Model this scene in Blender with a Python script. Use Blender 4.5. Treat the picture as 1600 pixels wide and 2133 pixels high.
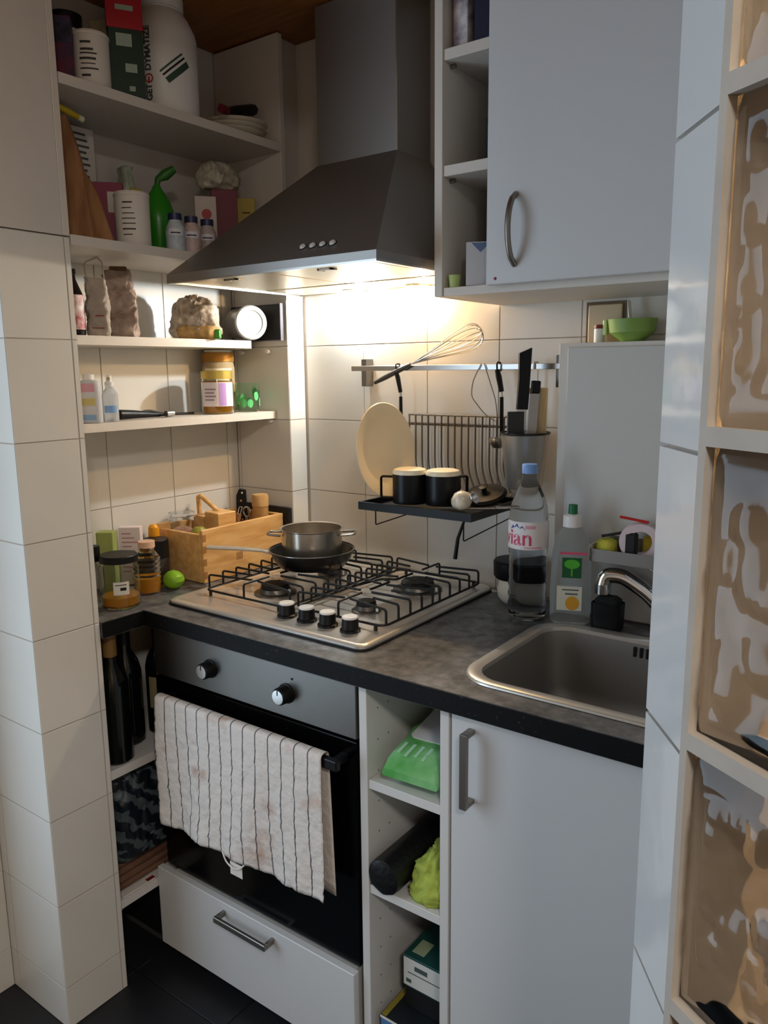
import bpy, bmesh, math, random
from mathutils import Vector, Matrix, noise
random.seed(7)
for o in list(bpy.data.objects): bpy.data.objects.remove(o, do_unlink=True)
scene = bpy.context.scene
COL = scene.collection
PI = math.pi

# ------------------------------------------------------------------ camera
def set_camera():
    pit, yaw, rol, f = 0.17899, 0.63035, -0.010405, 1631.8
    hd = Vector((-math.sin(yaw), math.cos(yaw), 0)); r = Vector((math.cos(yaw), math.sin(yaw), 0)); up = Vector((0, 0, 1))
    F = hd*math.cos(pit) - up*math.sin(pit); U = hd*math.sin(pit) + up*math.cos(pit)
    R = r*math.cos(rol) + U*math.sin(rol); U2 = -r*math.sin(rol) + U*math.cos(rol)
    cam = bpy.data.cameras.new('camera'); ob = bpy.data.objects.new('camera', cam); COL.objects.link(ob)
    m = Matrix((R, U2, -F)).transposed().to_4x4(); m.translation = Vector((0, 0, 1.433))
    ob.matrix_world = m
    cam.sensor_fit = 'VERTICAL'; cam.sensor_height = 24.0; cam.lens = 24.0*f/2133.0
    cam.clip_start = 0.02; cam.clip_end = 60
    scene.camera = ob
set_camera()

# ------------------------------------------------------------------ world, daylight, exposure
w = bpy.data.worlds.new('world'); scene.world = w; w.use_nodes = True
w.node_tree.nodes['Background'].inputs[0].default_value = (0.75, 0.86, 1.0, 1)
w.node_tree.nodes['Background'].inputs[1].default_value = 0.6
vs = scene.view_settings
vs.view_transform = 'Standard'; vs.look = 'None'; vs.gamma = 1.0; vs.exposure = 0.2; vs.use_curve_mapping = False
def area(name, loc, rot, sx, sy, power, col, shape='RECTANGLE'):
    l = bpy.data.lights.new(name, 'AREA'); l.shape = shape; l.size = sx
    if shape in ('RECTANGLE', 'ELLIPSE'): l.size_y = sy
    l.energy = power; l.color = col
    o = bpy.data.objects.new(name, l); COL.objects.link(o); o.location = loc; o.rotation_euler = rot
    return o
# daylight through the window in the left side wall, just short of the tiled pillar
area('window_daylight', (-1.735, -0.02, 1.25), (0, -PI/2, 0), 1.80, 1.06, 16.0, (0.60, 0.80, 1.0))
# overhead fill light added behind the camera, no such lamp known
area('added_fill_light', (0.75, -0.60, 2.395), (0, 0, 0), 0.34, 0.34, 26.0, (1.0, 0.95, 0.89), 'DISK')

# ------------------------------------------------------------------ materials
def lin(h):
    h = h.lstrip('#'); c = [int(h[i:i+2], 16)/255 for i in (0, 2, 4)]
    return tuple(((x+0.055)/1.055)**2.4 if x > 0.04045 else x/12.92 for x in c) + (1.0,)
MATS = {}
def M(name, col, rough=0.5, metal=0.0, bump=0.0, bscale=60.0, var=0.0, vscale=8.0, trans=0.0, ior=1.45, alpha=1.0, coat=0.0, emit=None, estr=0.0, col2=None, stretch=None, spec=None, sheen=0.0, vlo=0.35, vhi=0.65):
    if name in MATS: return MATS[name]
    m = bpy.data.materials.new(name); m.use_nodes = True; nt = m.node_tree; b = nt.nodes['Principled BSDF']
    c = lin(col) if isinstance(col, str) else col
    b.inputs['Base Color'].default_value = c; b.inputs['Roughness'].default_value = rough; b.inputs['Metallic'].default_value = metal
    b.inputs['Transmission Weight'].default_value = trans; b.inputs['IOR'].default_value = ior; b.inputs['Alpha'].default_value = alpha
    b.inputs['Coat Weight'].default_value = coat
    if spec is not None: b.inputs['Specular IOR Level'].default_value = spec
    if sheen: b.inputs['Sheen Weight'].default_value = sheen
    if emit is not None:
        b.inputs['Emission Color'].default_value = lin(emit) if isinstance(emit, str) else emit; b.inputs['Emission Strength'].default_value = estr
    if bump or var or col2:
        tc = nt.nodes.new('ShaderNodeTexCoord'); mp = nt.nodes.new('ShaderNodeMapping'); nt.links.new(tc.outputs['Object'], mp.inputs[0])
        if stretch: mp.inputs['Scale'].default_value = stretch
    if var or col2:
        n = nt.nodes.new('ShaderNodeTexNoise'); n.inputs['Scale'].default_value = vscale; n.inputs['Detail'].default_value = 5
        nt.links.new(mp.outputs[0], n.inputs['Vector'])
        rp = nt.nodes.new('ShaderNodeValToRGB'); e = rp.color_ramp.elements
        e[0].position = vlo; e[1].position = vhi
        if col2: e[0].color = c; e[1].color = lin(col2) if isinstance(col2, str) else col2
        else:
            e[0].color = tuple(x*(1-var) for x in c[:3]) + (1,); e[1].color = tuple(min(1, x*(1+var)) for x in c[:3]) + (1,)
        nt.links.new(n.outputs['Fac'], rp.inputs[0]); nt.links.new(rp.outputs[0], b.inputs['Base Color'])
    if bump:
        n2 = nt.nodes.new('ShaderNodeTexNoise'); n2.inputs['Scale'].default_value = bscale; n2.inputs['Detail'].default_value = 3
        nt.links.new(mp.outputs[0], n2.inputs['Vector'])
        bp = nt.nodes.new('ShaderNodeBump'); bp.inputs['Strength'].default_value = bump; bp.inputs['Distance'].default_value = 0.01
        nt.links.new(n2.outputs['Fac'], bp.inputs['Height']); nt.links.new(bp.outputs[0], b.inputs['Normal'])
    MATS[name] = m
    return m

tile_white = M('tile_white', '#d9d5cd', 0.28, var=0.03, vscale=3, bump=0.02, bscale=9)
grout = M('grout', '#b5aa9e', 0.9)
paint_white = M('paint_white', '#cfc8c0', 0.55, var=0.02)
melamine = M('melamine_white', '#d2cfcb', 0.42, var=0.015, vscale=5)
melamine_warm = M('melamine_warm', '#d6cec4', 0.45)
door_white = M('door_white', '#cfcfcf', 0.38, bump=0.01, bscale=300)
floor_tile = M('floor_tile', '#1d1d20', 0.45, var=0.2, vscale=5, bump=0.03, bscale=30)
floor_grout = M('floor_grout', '#3a3836', 0.9)
wood_ceiling = M('wood_ceiling', '#8a5222', 0.5, col2='#a86c34', vscale=6, stretch=(1, 8, 1))
steel = M('steel', '#b9b6b2', 0.27, 1.0, var=0.05, vscale=4)
steel_dark = M('steel_dark', '#8a8784', 0.3, 1.0)
steel_brush = M('steel_brush', '#a09c98', 0.33, 1.0, bump=0.04, bscale=40, stretch=(1, 30, 30))
chrome = M('chrome', '#d8d8d8', 0.08, 1.0)
hood_steel = M('hood_steel', '#a09c97', 0.48, 0.9, bump=0.02, bscale=30, stretch=(1, 20, 20))
hood_under = M('hood_under', '#cdbfa6', 0.35, 0.6)
nickel = M('nickel', '#8e8880', 0.35, 0.9)
black_pl = M('black_plastic', '#0f0f10', 0.45, spec=0.3)
black_mat = M('black_matte', '#0d0d0e', 0.6)
black_gloss = M('black_gloss', '#040405', 0.16, spec=0.18)
black_enamel = M('black_enamel', '#0f0f11', 0.35, spec=0.35)
cast = M('cast_black', '#0b0b0c', 0.55)
cream = M('cream_ceramic', '#efe0c2', 0.3)
white_pl = M('white_plastic', '#e6e3de', 0.35)
white_paper = M('white_paper', '#ddd6cc', 0.7)
wood_light = M('wood_light', '#d09a58', 0.5, col2='#e6b878', vscale=9, stretch=(6, 1, 6), bump=0.03)
wood_board = M('wood_board', '#8a5d39', 0.55, col2='#b5845a', vscale=7, stretch=(5, 5, 1))
bamboo = M('bamboo', '#c9a26a', 0.5, col2='#b58a52', vscale=12, stretch=(4, 4, 1))
glass = M('clear_glass', '#f4f8f4', 0.02, trans=1.0, ior=1.3)
pet = M('clear_pet', '#eef2f6', 0.04, trans=1.0, ior=1.12)
glass_green = M('green_glass', '#7fe0a0', 0.03, trans=1.0, ior=1.3)
honey = M('honey', '#e39a1e', 0.15, trans=0.4, ior=1.35)
mortar = M('mortar', '#aaa298', 0.75, var=0.06, vscale=20)

def worktop_mat():
    m = bpy.data.materials.new('worktop_speckle'); m.use_nodes = True; nt = m.node_tree; b = nt.nodes['Principled BSDF']
    tc = nt.nodes.new('ShaderNodeTexCoord')
    v = nt.nodes.new('ShaderNodeTexVoronoi'); v.inputs['Scale'].default_value = 170
    nt.links.new(tc.outputs['Object'], v.inputs['Vector'])
    r1 = nt.nodes.new('ShaderNodeValToRGB'); r1.color_ramp.elements[0].position = 0.10; r1.color_ramp.elements[1].position = 0.17
    r1.color_ramp.elements[0].color = (1, 1, 1, 1); r1.color_ramp.elements[1].color = (0, 0, 0, 1)
    nt.links.new(v.outputs['Distance'], r1.inputs[0])
    n = nt.nodes.new('ShaderNodeTexNoise'); n.inputs['Scale'].default_value = 45; n.inputs['Detail'].default_value = 6
    nt.links.new(tc.outputs['Object'], n.inputs['Vector'])
    r2 = nt.nodes.new('ShaderNodeValToRGB'); r2.color_ramp.elements[0].position = 0.3; r2.color_ramp.elements[1].position = 0.75
    r2.color_ramp.elements[0].color = lin('#3a3b3e'); r2.color_ramp.elements[1].color = lin('#7d7c7b')
    nt.links.new(n.outputs['Fac'], r2.inputs[0])
    v2 = nt.nodes.new('ShaderNodeTexNoise'); v2.inputs['Scale'].default_value = 90; nt.links.new(tc.outputs['Object'], v2.inputs['Vector'])
    r3 = nt.nodes.new('ShaderNodeValToRGB'); r3.color_ramp.elements[0].position = 0.5; r3.color_ramp.elements[1].position = 0.6
    nt.links.new(v2.outputs['Fac'], r3.inputs[0])
    mul = nt.nodes.new('ShaderNodeMath'); mul.operation = 'MULTIPLY'; nt.links.new(r1.outputs[0], mul.inputs[0]); nt.links.new(r3.outputs[0], mul.inputs[1])
    mx = nt.nodes.new('ShaderNodeMix'); mx.data_type = 'RGBA'
    nt.links.new(mul.outputs[0], mx.inputs[0]); nt.links.new(r2.outputs[0], mx.inputs[6]); mx.inputs[7].default_value = lin('#8d8a86')
    nt.links.new(mx.outputs[2], b.inputs['Base Color'])
    b.inputs['Roughness'].default_value = 0.34
    return m
worktop_m = worktop_mat()

def towel_mat():
    m = bpy.data.materials.new('towel_striped'); m.use_nodes = True; nt = m.node_tree; b = nt.nodes['Principled BSDF']
    at = nt.nodes.new('ShaderNodeUVMap'); at.uv_map = 'UVMap'
    sx = nt.nodes.new('ShaderNodeSeparateXYZ'); nt.links.new(at.outputs[0], sx.inputs[0])
    mu = nt.nodes.new('ShaderNodeMath'); mu.operation = 'MULTIPLY'; mu.inputs[1].default_value = 14.0; nt.links.new(sx.outputs[0], mu.inputs[0])
    fr = nt.nodes.new('ShaderNodeMath'); fr.operation = 'FRACT'; nt.links.new(mu.outputs[0], fr.inputs[0])
    lt = nt.nodes.new('ShaderNodeMath'); lt.operation = 'LESS_THAN'; lt.inputs[1].default_value = 0.085; nt.links.new(fr.outputs[0], lt.inputs[0])
    n = nt.nodes.new('ShaderNodeTexNoise'); n.inputs['Scale'].default_value = 5; n.inputs['Detail'].default_value = 4; nt.links.new(at.outputs[0], n.inputs['Vector'])
    rp = nt.nodes.new('ShaderNodeValToRGB'); rp.color_ramp.elements[0].position = 0.58; rp.color_ramp.elements[1].position = 0.74
    rp.color_ramp.elements[0].color = lin('#d9d0c8'); rp.color_ramp.elements[1].color = lin('#b58e78'); nt.links.new(n.outputs['Fac'], rp.inputs[0])
    mx = nt.nodes.new('ShaderNodeMix'); mx.data_type = 'RGBA'; nt.links.new(lt.outputs[0], mx.inputs[0]); nt.links.new(rp.outputs[0], mx.inputs[6]); mx.inputs[7].default_value = lin('#5d5658')
    nt.links.new(mx.outputs[2], b.inputs['Base Color']); b.inputs['Roughness'].default_value = 0.9
    tc = nt.nodes.new('ShaderNodeTexCoord'); n2 = nt.nodes.new('ShaderNodeTexNoise'); n2.inputs['Scale'].default_value = 70; nt.links.new(tc.outputs['Object'], n2.inputs['Vector'])
    bp = nt.nodes.new('ShaderNodeBump'); bp.inputs['Strength'].default_value = 0.35; bp.inputs['Distance'].default_value = 0.01
    nt.links.new(n2.outputs['Fac'], bp.inputs['Height']); nt.links.new(bp.outputs[0], b.inputs['Normal'])
    return m
towel_m = towel_mat()

# ------------------------------------------------------------------ mesh helpers
WL = {}          # world position of top-level objects
def link(o, parent=None):
    COL.objects.link(o)
    if parent is not None: o.parent = parent
    return o
def mk(name, verts, faces, mat, parent=None, loc=None, smooth=False, wpos=False, angle=None):
    if wpos and parent is not None:
        p = parent; off = Vector((0, 0, 0))
        while p is not None:
            off += p.location; p = p.parent
        verts = [Vector(v) - off for v in verts]
    me = bpy.data.meshes.new(name); me.from_pydata([tuple(v) for v in verts], [], faces); me.validate(); me.update()
    bm = bmesh.new(); bm.from_mesh(me); bmesh.ops.recalc_face_normals(bm, faces=bm.faces); bm.to_mesh(me); bm.free()
    if smooth:
        for p in me.polygons: p.use_smooth = True
        if angle is not None:
            me.set_sharp_from_angle(angle=math.radians(angle))
    me.materials.append(mat)
    o = bpy.data.objects.new(name, me); link(o, parent)
    if loc is not None: o.location = loc
    return o
def T(name, label, cat, loc=(0, 0, 0), rz=0.0, group=None):
    o = bpy.data.objects.new(name, None); o.empty_display_size = 0.03; COL.objects.link(o)
    o.location = loc; o.rotation_euler = (0, 0, rz); o['label'] = label; o['category'] = cat
    if group: o['group'] = group
    return o
def tag(o, label, cat, group=None):
    o['label'] = label; o['category'] = cat
    if group: o['group'] = group
    return o
def struct(o):
    o['kind'] = 'structure'; return o
def boxgeo(x0, x1, y0, y1, z0, z1, bev=0.0, seg=1):
    bm = bmesh.new()
    vs = [bm.verts.new(p) for p in ((x0,y0,z0),(x1,y0,z0),(x1,y1,z0),(x0,y1,z0),(x0,y0,z1),(x1,y0,z1),(x1,y1,z1),(x0,y1,z1))]
    for f in ((0,3,2,1),(4,5,6,7),(0,1,5,4),(1,2,6,5),(2,3,7,6),(3,0,4,7)): bm.faces.new([vs[i] for i in f])
    if bev > 0: bmesh.ops.bevel(bm, geom=list(bm.edges), offset=bev, segments=seg, profile=0.5, affect='EDGES')
    v = [x.co.copy() for x in bm.verts]; bm.verts.index_update(); f = [[y.index for y in x.verts] for x in bm.faces]; bm.free()
    return v, f
def box(name, x0, x1, y0, y1, z0, z1, mat, parent=None, bev=0.0, seg=1, wpos=False, loc=None, smooth=False):
    v, f = boxgeo(x0, x1, y0, y1, z0, z1, bev, seg)
    return mk(name, v, f, mat, parent, loc, smooth, wpos, 40)
def merge(parts):
    V = []; F = []
    for v, f in parts:
        o = len(V); V += [Vector(a) for a in v]; F += [[i+o for i in q] for q in f]
    return V, F
def xf(geo, m):
    v, f = geo; return [m @ Vector(a) for a in v], f
def lathegeo(prof, seg=32, cx=0, cy=0, a0=0.0, sx=1.0, sy=1.0):
    V = []; F = []; rings = []
    for r, z in prof:
        if r < 1e-6: rings.append([len(V)]); V.append(Vector((cx, cy, z)))
        else:
            rings.append(list(range(len(V), len(V)+seg)))
            for i in range(seg):
                a = a0 + 2*PI*i/seg; V.append(Vector((cx+r*sx*math.cos(a), cy+r*sy*math.sin(a), z)))
    for A, B in zip(rings, rings[1:]):
        if len(A) == 1 and len(B) == 1: continue
        for i in range(seg):
            j = (i+1) % seg
            if len(A) == 1: F.append([A[0], B[i], B[j]])
            elif len(B) == 1: F.append([A[i], B[0], A[j]])
            else: F.append([A[i], B[i], B[j], A[j]])
    return V, F
def lathe(name, prof, mat, parent=None, loc=None, seg=32, angle=35, **k):
    v, f = lathegeo(prof, seg, **k); return mk(name, v, f, mat, parent, loc, True, False, angle)
def tubegeo(pts, r, seg=8, closed=False, flat=None):
    pts = [Vector(p) for p in pts]; n = len(pts); V = []; F = []
    rr = r if isinstance(r, (list, tuple)) else [r]*n
    prev = None
    for i, p in enumerate(pts):
        if closed: t = (pts[(i+1) % n]-pts[i-1]).normalized()
        else: t = ((pts[min(i+1, n-1)]-pts[max(i-1, 0)])).normalized()
        if prev is None:
            a = Vector((0, 0, 1)) if abs(t.z) < 0.9 else Vector((1, 0, 0)); u = t.cross(a).normalized()
        else:
            u = (prev - t*prev.dot(t)).normalized()
        prev = u; v = t.cross(u)
        for k in range(seg):
            a = 2*PI*k/seg
            V.append(p + u*math.cos(a)*rr[i]*(flat[0] if flat else 1) + v*math.sin(a)*rr[i]*(flat[1] if flat else 1))
    m = n if closed else n-1
    for i in range(m):
        for k in range(seg):
            a = i*seg+k; b = i*seg+(k+1) % seg; j = (i+1) % n
            F.append([a, b, j*seg+(k+1) % seg, j*seg+k])
    if not closed:
        F.append(list(range(seg))[::-1]); F.append([(n-1)*seg+k for k in range(seg)])
    return V, F
def tube(name, pts, r, mat, parent=None, seg=8, closed=False, loc=None, flat=None, wpos=False):
    v, f = tubegeo(pts, r, seg, closed, flat); return mk(name, v, f, mat, parent, loc, True, wpos, 50)
def arcgeo(r, z0, z1, a0, a1, n=12, cx=0, cy=0, r1=None):
    V = []; F = []
    for i in range(n+1):
        a = a0+(a1-a0)*i/n
        V.append(Vector((cx+r*math.cos(a), cy+r*math.sin(a), z0))); V.append(Vector((cx+(r1 or r)*math.cos(a), cy+(r1 or r)*math.sin(a), z1)))
    for i in range(n): F.append([2*i, 2*i+2, 2*i+3, 2*i+1])
    return V, F
def arc(name, r, z0, z1, a0, a1, mat, parent, **k):
    v, f = arcgeo(r, z0, z1, a0, a1, **k); return mk(name, v, f, mat, parent, None, True)
def prismgeo(poly, z0, z1):
    n = len(poly); V = [Vector((x, y, z0)) for x, y in poly]+[Vector((x, y, z1)) for x, y in poly]
    F = [list(range(n))[::-1], list(range(n, 2*n))]+[[i, (i+1) % n, n+(i+1) % n, n+i] for i in range(n)]
    return V, F
def bent(pts, k=4, rad=0.35):
    # round the corners of a polyline
    pts = [Vector(p) for p in pts]; out = [pts[0]]
    for a, b, c in zip(pts, pts[1:], pts[2:]):
        d = min((a-b).length, (c-b).length)*rad; p = b+(a-b).normalized()*d; q = b+(c-b).normalized()*d
        for i in range(k+1):
            t = i/k; out.append(p*(1-t)**2+b*2*t*(1-t)+q*t*t)
    out.append(pts[-1]); return out
def rrect(hx, hy, r, n=5):
    P = []
    for cx, cy, a in ((hx-r, hy-r, 0), (-hx+r, hy-r, 90), (-hx+r, -hy+r, 180), (hx-r, -hy+r, 270)):
        for i in range(n+1):
            t = math.radians(a+90*i/n); P.append((cx+r*math.cos(t), cy+r*math.sin(t)))
    return P
def loopsgeo(loops, cap0=True, cap1=True):
    n = len(loops[0]); V = [Vector(p) for l in loops for p in l]; F = []
    for i in range(len(loops)-1):
        for k in range(n): F.append([i*n+k, i*n+(k+1) % n, (i+1)*n+(k+1) % n, (i+1)*n+k])
    if cap0: F.append(list(range(n))[::-1])
    if cap1: F.append([(len(loops)-1)*n+k for k in range(n)])
    return V, F
def textgeo(s, size=0.02, bold=0.0):
    cu = bpy.data.curves.new('text', 'FONT'); cu.body = s; cu.size = size; cu.align_x = 'CENTER'; cu.align_y = 'CENTER'; cu.offset = bold; cu.resolution_u = 3
    o = bpy.data.objects.new('text', cu); COL.objects.link(o)
    dg = bpy.context.evaluated_depsgraph_get(); dg.update()
    me = bpy.data.meshes.new_from_object(o.evaluated_get(dg))
    V = [v.co.copy() for v in me.vertices]; F = [list(p.vertices) for p in me.polygons]
    bpy.data.objects.remove(o, do_unlink=True); bpy.data.curves.remove(cu); bpy.data.meshes.remove(me)
    return V, F
def wrap(geo, r, ang, zc, sx=1):
    V, F = geo; return [Vector((r*math.cos(ang+sx*v.x/r), r*math.sin(ang+sx*v.x/r), zc+v.y)) for v in V], F
def crumple(geo, amp, scale, seed=0, zfix=None):
    V, F = geo; out = []
    for v in V:
        k = 1.0
        if zfix is not None and v.z < zfix+0.002: k = 0.0
        d = noise.noise_vector(v*scale+Vector((seed, seed*1.7, seed*0.3)))
        out.append(v+d*amp*k)
    return out, F
def dense(loops, k=5):
    # insert rings between the given loops so that folds can form
    out = []
    for A_, B_ in zip(loops, loops[1:]):
        for q in range(k):
            t = q/k; out.append([Vector(p)*(1-t)+Vector(r2_)*t for p, r2_ in zip(A_, B_)])
    out.append([Vector(p) for p in loops[-1]]); return out
def creased(loops, amp, scale, seed=0, zfix=None, k=5):
    loops = [[Vector(p) for p in l] for l in loops]; n = len(loops[0])
    ms = [max(1, math.ceil(max((l[(i+1) % n]-l[i]).length for l in loops)/0.006)) for i in range(n)]
    loops = [[l[i].lerp(l[(i+1) % n], q/ms[i]) for i in range(n) for q in range(ms[i])] for l in loops]
    V, F = loopsgeo(dense(loops, k)); out = []
    for v in V:
        m = 0.0 if (zfix is not None and v.z < zfix+0.002) else 1.0
        q = v*scale+Vector((seed, seed*1.7, seed*0.3))
        d = noise.noise_vector(q)*amp
        r1 = 1-abs(noise.noise(q*1.9))*2.2; r2_ = 1-abs(noise.noise(q*3.7+Vector((5, 1, 2))))*2.2
        h = Vector((v.x, v.y, 0)); h = h.normalized() if h.length > 1e-5 else Vector((0, 0, 1))
        out.append(v+(d+(h+Vector((0, 0, 0.4)))*(amp*0.55*r1+amp*0.3*r2_-amp*0.3))*m)
    return out, F
def gridbox(hx, hy, z0, z1, n=8, m=10, r=0.5):
    # rounded bag body made of stacked rounded rectangles
    L = []
    for i in range(m+1):
        t = i/m; z = z0+(z1-z0)*t
        L.append([(x, y, z) for x, y in rrect(hx, hy, min(hx, hy)*r, n)])
    return L
def toward(x, y): return math.atan2(-y, -x)

# ------------------------------------------------------------------ room shell
PX, PY0, PY1 = -1.463, 0.80, 0.953      # tiled pillar
NX, NY = -1.70, 1.605                   # niche rear and end wall
SX = -1.488                             # stub wall
WY = 1.67                               # wall behind the hob
CT = 0.90
GAP = 0.0022
TILE_CACHE = {}
def tile(parent, axis, face, a0, a1, z0, z1, mat, sign, th=0.0015, name='tile'):
    # axis 'x': tile lies in a plane x = face (a runs along y); axis 'y': plane y = face (a runs along x); axis 'z': floor
    g = GAP/2; a0 += g; a1 -= g; z0 += g; z1 -= g
    if a1-a0 < 0.006 or z1-z0 < 0.006: return
    key = (axis, sign, round(a1-a0, 4), round(z1-z0, 4), mat.name)
    A, Z = (a1-a0)/2, (z1-z0)/2
    if key not in TILE_CACHE:
        lo, hi = (0, th*sign) if sign > 0 else (th*sign, 0)
        if axis == 'x': v, f = boxgeo(lo, hi, -A, A, -Z, Z, 0.0007)
        elif axis == 'y': v, f = boxgeo(-A, A, lo, hi, -Z, Z, 0.0007)
        else: v, f = boxgeo(-A, A, -Z, Z, lo, hi, 0.0007)
        me = bpy.data.meshes.new(name); me.from_pydata([tuple(p) for p in v], [], f); me.update(); me.materials.append(mat); TILE_CACHE[key] = me
    o = bpy.data.objects.new(name, TILE_CACHE[key]); link(o, parent)
    ca, cz = (a0+a1)/2, (z0+z1)/2
    p = Vector((face, ca, cz)) if axis == 'x' else Vector((ca, face, cz)) if axis == 'y' else Vector((ca, cz, face))
    o.location = p - parent.location
def cuts(lo, hi, start, step):
    c = [lo]; k = math.ceil((lo-start)/step-1e-6)
    while True:
        p = start+k*step
        if p >= hi-1e-6: break
        if p > lo+1e-6: c.append(p)
        k += 1
    return c+[hi]
def tilewall(parent, axis, face, alo, ahi, astart, zlo, zhi, sign, mat=tile_white, step=0.2, zstart=0.1):
    A = cuts(alo, ahi, astart, step); Z = cuts(zlo, zhi, zstart, step)
    for a0, a1 in zip(A, A[1:]):
        for z0, z1 in zip(Z, Z[1:]): tile(parent, axis, face, a0, a1, z0, z1, mat, sign)

TH = 0.0015
fl = struct(box('floor', -3.2, 1.6, -2.5, 1.9, -0.05, -0.006, floor_grout))
A = cuts(-1.69, 0.35, -1.4875, 0.30); Z = cuts(0.10, 1.10, 0.395, 0.30)
for a0, a1 in zip(A, A[1:]):
    for z0, z1 in zip(Z, Z[1:]): tile(fl, 'z', -0.006, a0, a1, z0, z1, floor_tile, 1, th=0.006)
box('floor_field', -3.2, 1.6, -2.5, 0.098, -0.006, -0.001, floor_tile, fl)

pil = struct(box('wall_left', -1.86, PX-TH, PY0+TH, PY1-0.0, 0, 1.70, grout))
tilewall(pil, 'x', PX-TH, PY0, PY1, 0.74, 0.0, 1.70, 1)
tilewall(pil, 'y', PY0+TH, -1.69, PX, -1.6630, 0.0, 1.70, -1)
upw = struct(box('wall_upper_left', -1.86, PX, PY0, 0.938, 1.702, 2.27, paint_white))
frame_up = struct(box('trim_1', -1.70, PX+0.002, 0.9385, PY1, 1.702, 2.268, melamine_warm, bev=0.001))
WY0, WY1, WZ0, WZ1 = -0.60, 0.56, 0.30, 2.20
side = struct(mk('wall_side_left', *merge([boxgeo(-1.86, -1.69, -2.4, WY0, 0, 2.45), boxgeo(-1.86, -1.69, WY1, PY0, 0, 2.45), boxgeo(-1.86, -1.69, WY0, WY1, 0, WZ0), boxgeo(-1.86, -1.69, WY0, WY1, WZ1, 2.45)]), paint_white))
win = struct(mk('window_1', *merge([boxgeo(-1.80, -1.74, WY0, WY0+0.05, WZ0, WZ1), boxgeo(-1.80, -1.74, WY1-0.05, WY1, WZ0, WZ1), boxgeo(-1.80, -1.74, WY0+0.05, WY1-0.05, WZ0, WZ0+0.05), boxgeo(-1.80, -1.74, WY0+0.05, WY1-0.05, WZ1-0.05, WZ1), boxgeo(-1.80, -1.74, -0.04, 0.0, WZ0+0.05, WZ1-0.05)]), white_pl))
tilewall(side, 'x', -1.69, WY1+0.01, PY0, 0.0, 0.0, 2.1, 1)

nic = struct(box('wall_niche', -1.86, NX-TH, PY1+0.0005, 1.9, 0, 2.45, grout))
tilewall(nic, 'x', NX-TH, PY1+0.001, NY, 1.165, 0.90, 1.70, 1)
box('plaster', NX-TH, NX, PY1+0.001, NY, 1.7005, 2.268, paint_white, nic, wpos=True)
box('plaster', NX-TH, NX, PY1+0.001, NY, 0.0, 0.862, paint_white, nic, wpos=True)
stub = struct(box('wall_stub', NX-TH+0.0005, SX-TH, NY+TH, WY+0.23, 0, 2.45, grout))
tilewall(stub, 'y', NY+TH, NX+0.001, SX, -1.6885, 0.90, 1.70, -1)
tilewall(stub, 'x', SX-TH, NY, WY, 1.60, 0.90, 1.62, 1)
box('plaster', SX-TH, SX, NY, WY, 1.6215, 2.268, paint_white, stub, wpos=True)
box('plaster', NX+0.001, SX, NY, NY+TH, 1.7005, 2.268, paint_white, stub, wpos=True)
bw = struct(box('wall_back', SX-TH+0.0005, 0.05, WY+TH, WY+0.12, 0, 2.45, grout))
tilewall(bw, 'y', WY+TH, SX, -0.09, -1.28, 0.88, 1.88, -1)
box('plaster', SX, -0.09, WY, WY+TH, 1.8815, 2.268, paint_white, bw, wpos=True)
ceil1 = struct(box('ceiling_wood', -1.86, 0.05, 0.3, 1.9, 2.27, 2.30, wood_ceiling))
ceil2 = struct(box('ceiling', -3.2, 1.6, -2.5, 1.9, 2.46, 2.52, paint_white))
# the right end wall of the kitchen and the bathroom behind the glass blocks
wr = struct(box('wall_right', -0.085, -0.005, 0.625, 1.67, 0, 2.45, paint_white))
bath_m = M('bath_wall', '#8d7250', 0.5, col2='#d2bb98', vscale=5)
wb = struct(box('wall_bath', -0.004, 1.55, 1.15, 1.25, 0, 2.45, bath_m))
wb2 = struct(box('wall_bath_side', 1.5, 1.6, -2.4, 1.149, 0, 2.45, bath_m))
# rear of the room
rear_m = M('rear_wall', '#cfc9c2', 0.7)
rw = struct(box('wall_rear', -1.69, 1.5, -2.52, -2.42, 0, 2.46, rear_m))

cl_ = T('fill_light_fixture', 'round white fixture added out of view for the fill light', 'lamp', (0.75, -0.60, 2.40))  # unseen fixture, added to go with the fill light
lathe('shade', [(0.17, 0.0), (0.185, 0.01), (0.185, 0.055), (0.0, 0.059)], white_pl, cl_)
# glass block partition ------------------------------------------------
B = Vector((-0.168, 0.562, 0)); G = Vector((-0.128, 0.507, 0)); d2 = Vector((0.844, -0.536, 0)).normalized(); n2 = Vector((0.536, 0.844, 0)).normalized()
nb = Vector((0.81, 0.59, 0)).normalized()
par = struct(mk('wall_partition', *prismgeo([(B.x+nb.x*0.005, B.y+nb.y*0.005), (G.x+nb.x*0.005, G.y+nb.y*0.005), (G+nb*0.09).to_2d()[:], (B+nb*0.10).to_2d()[:]], 0, 2.45), grout))
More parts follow.
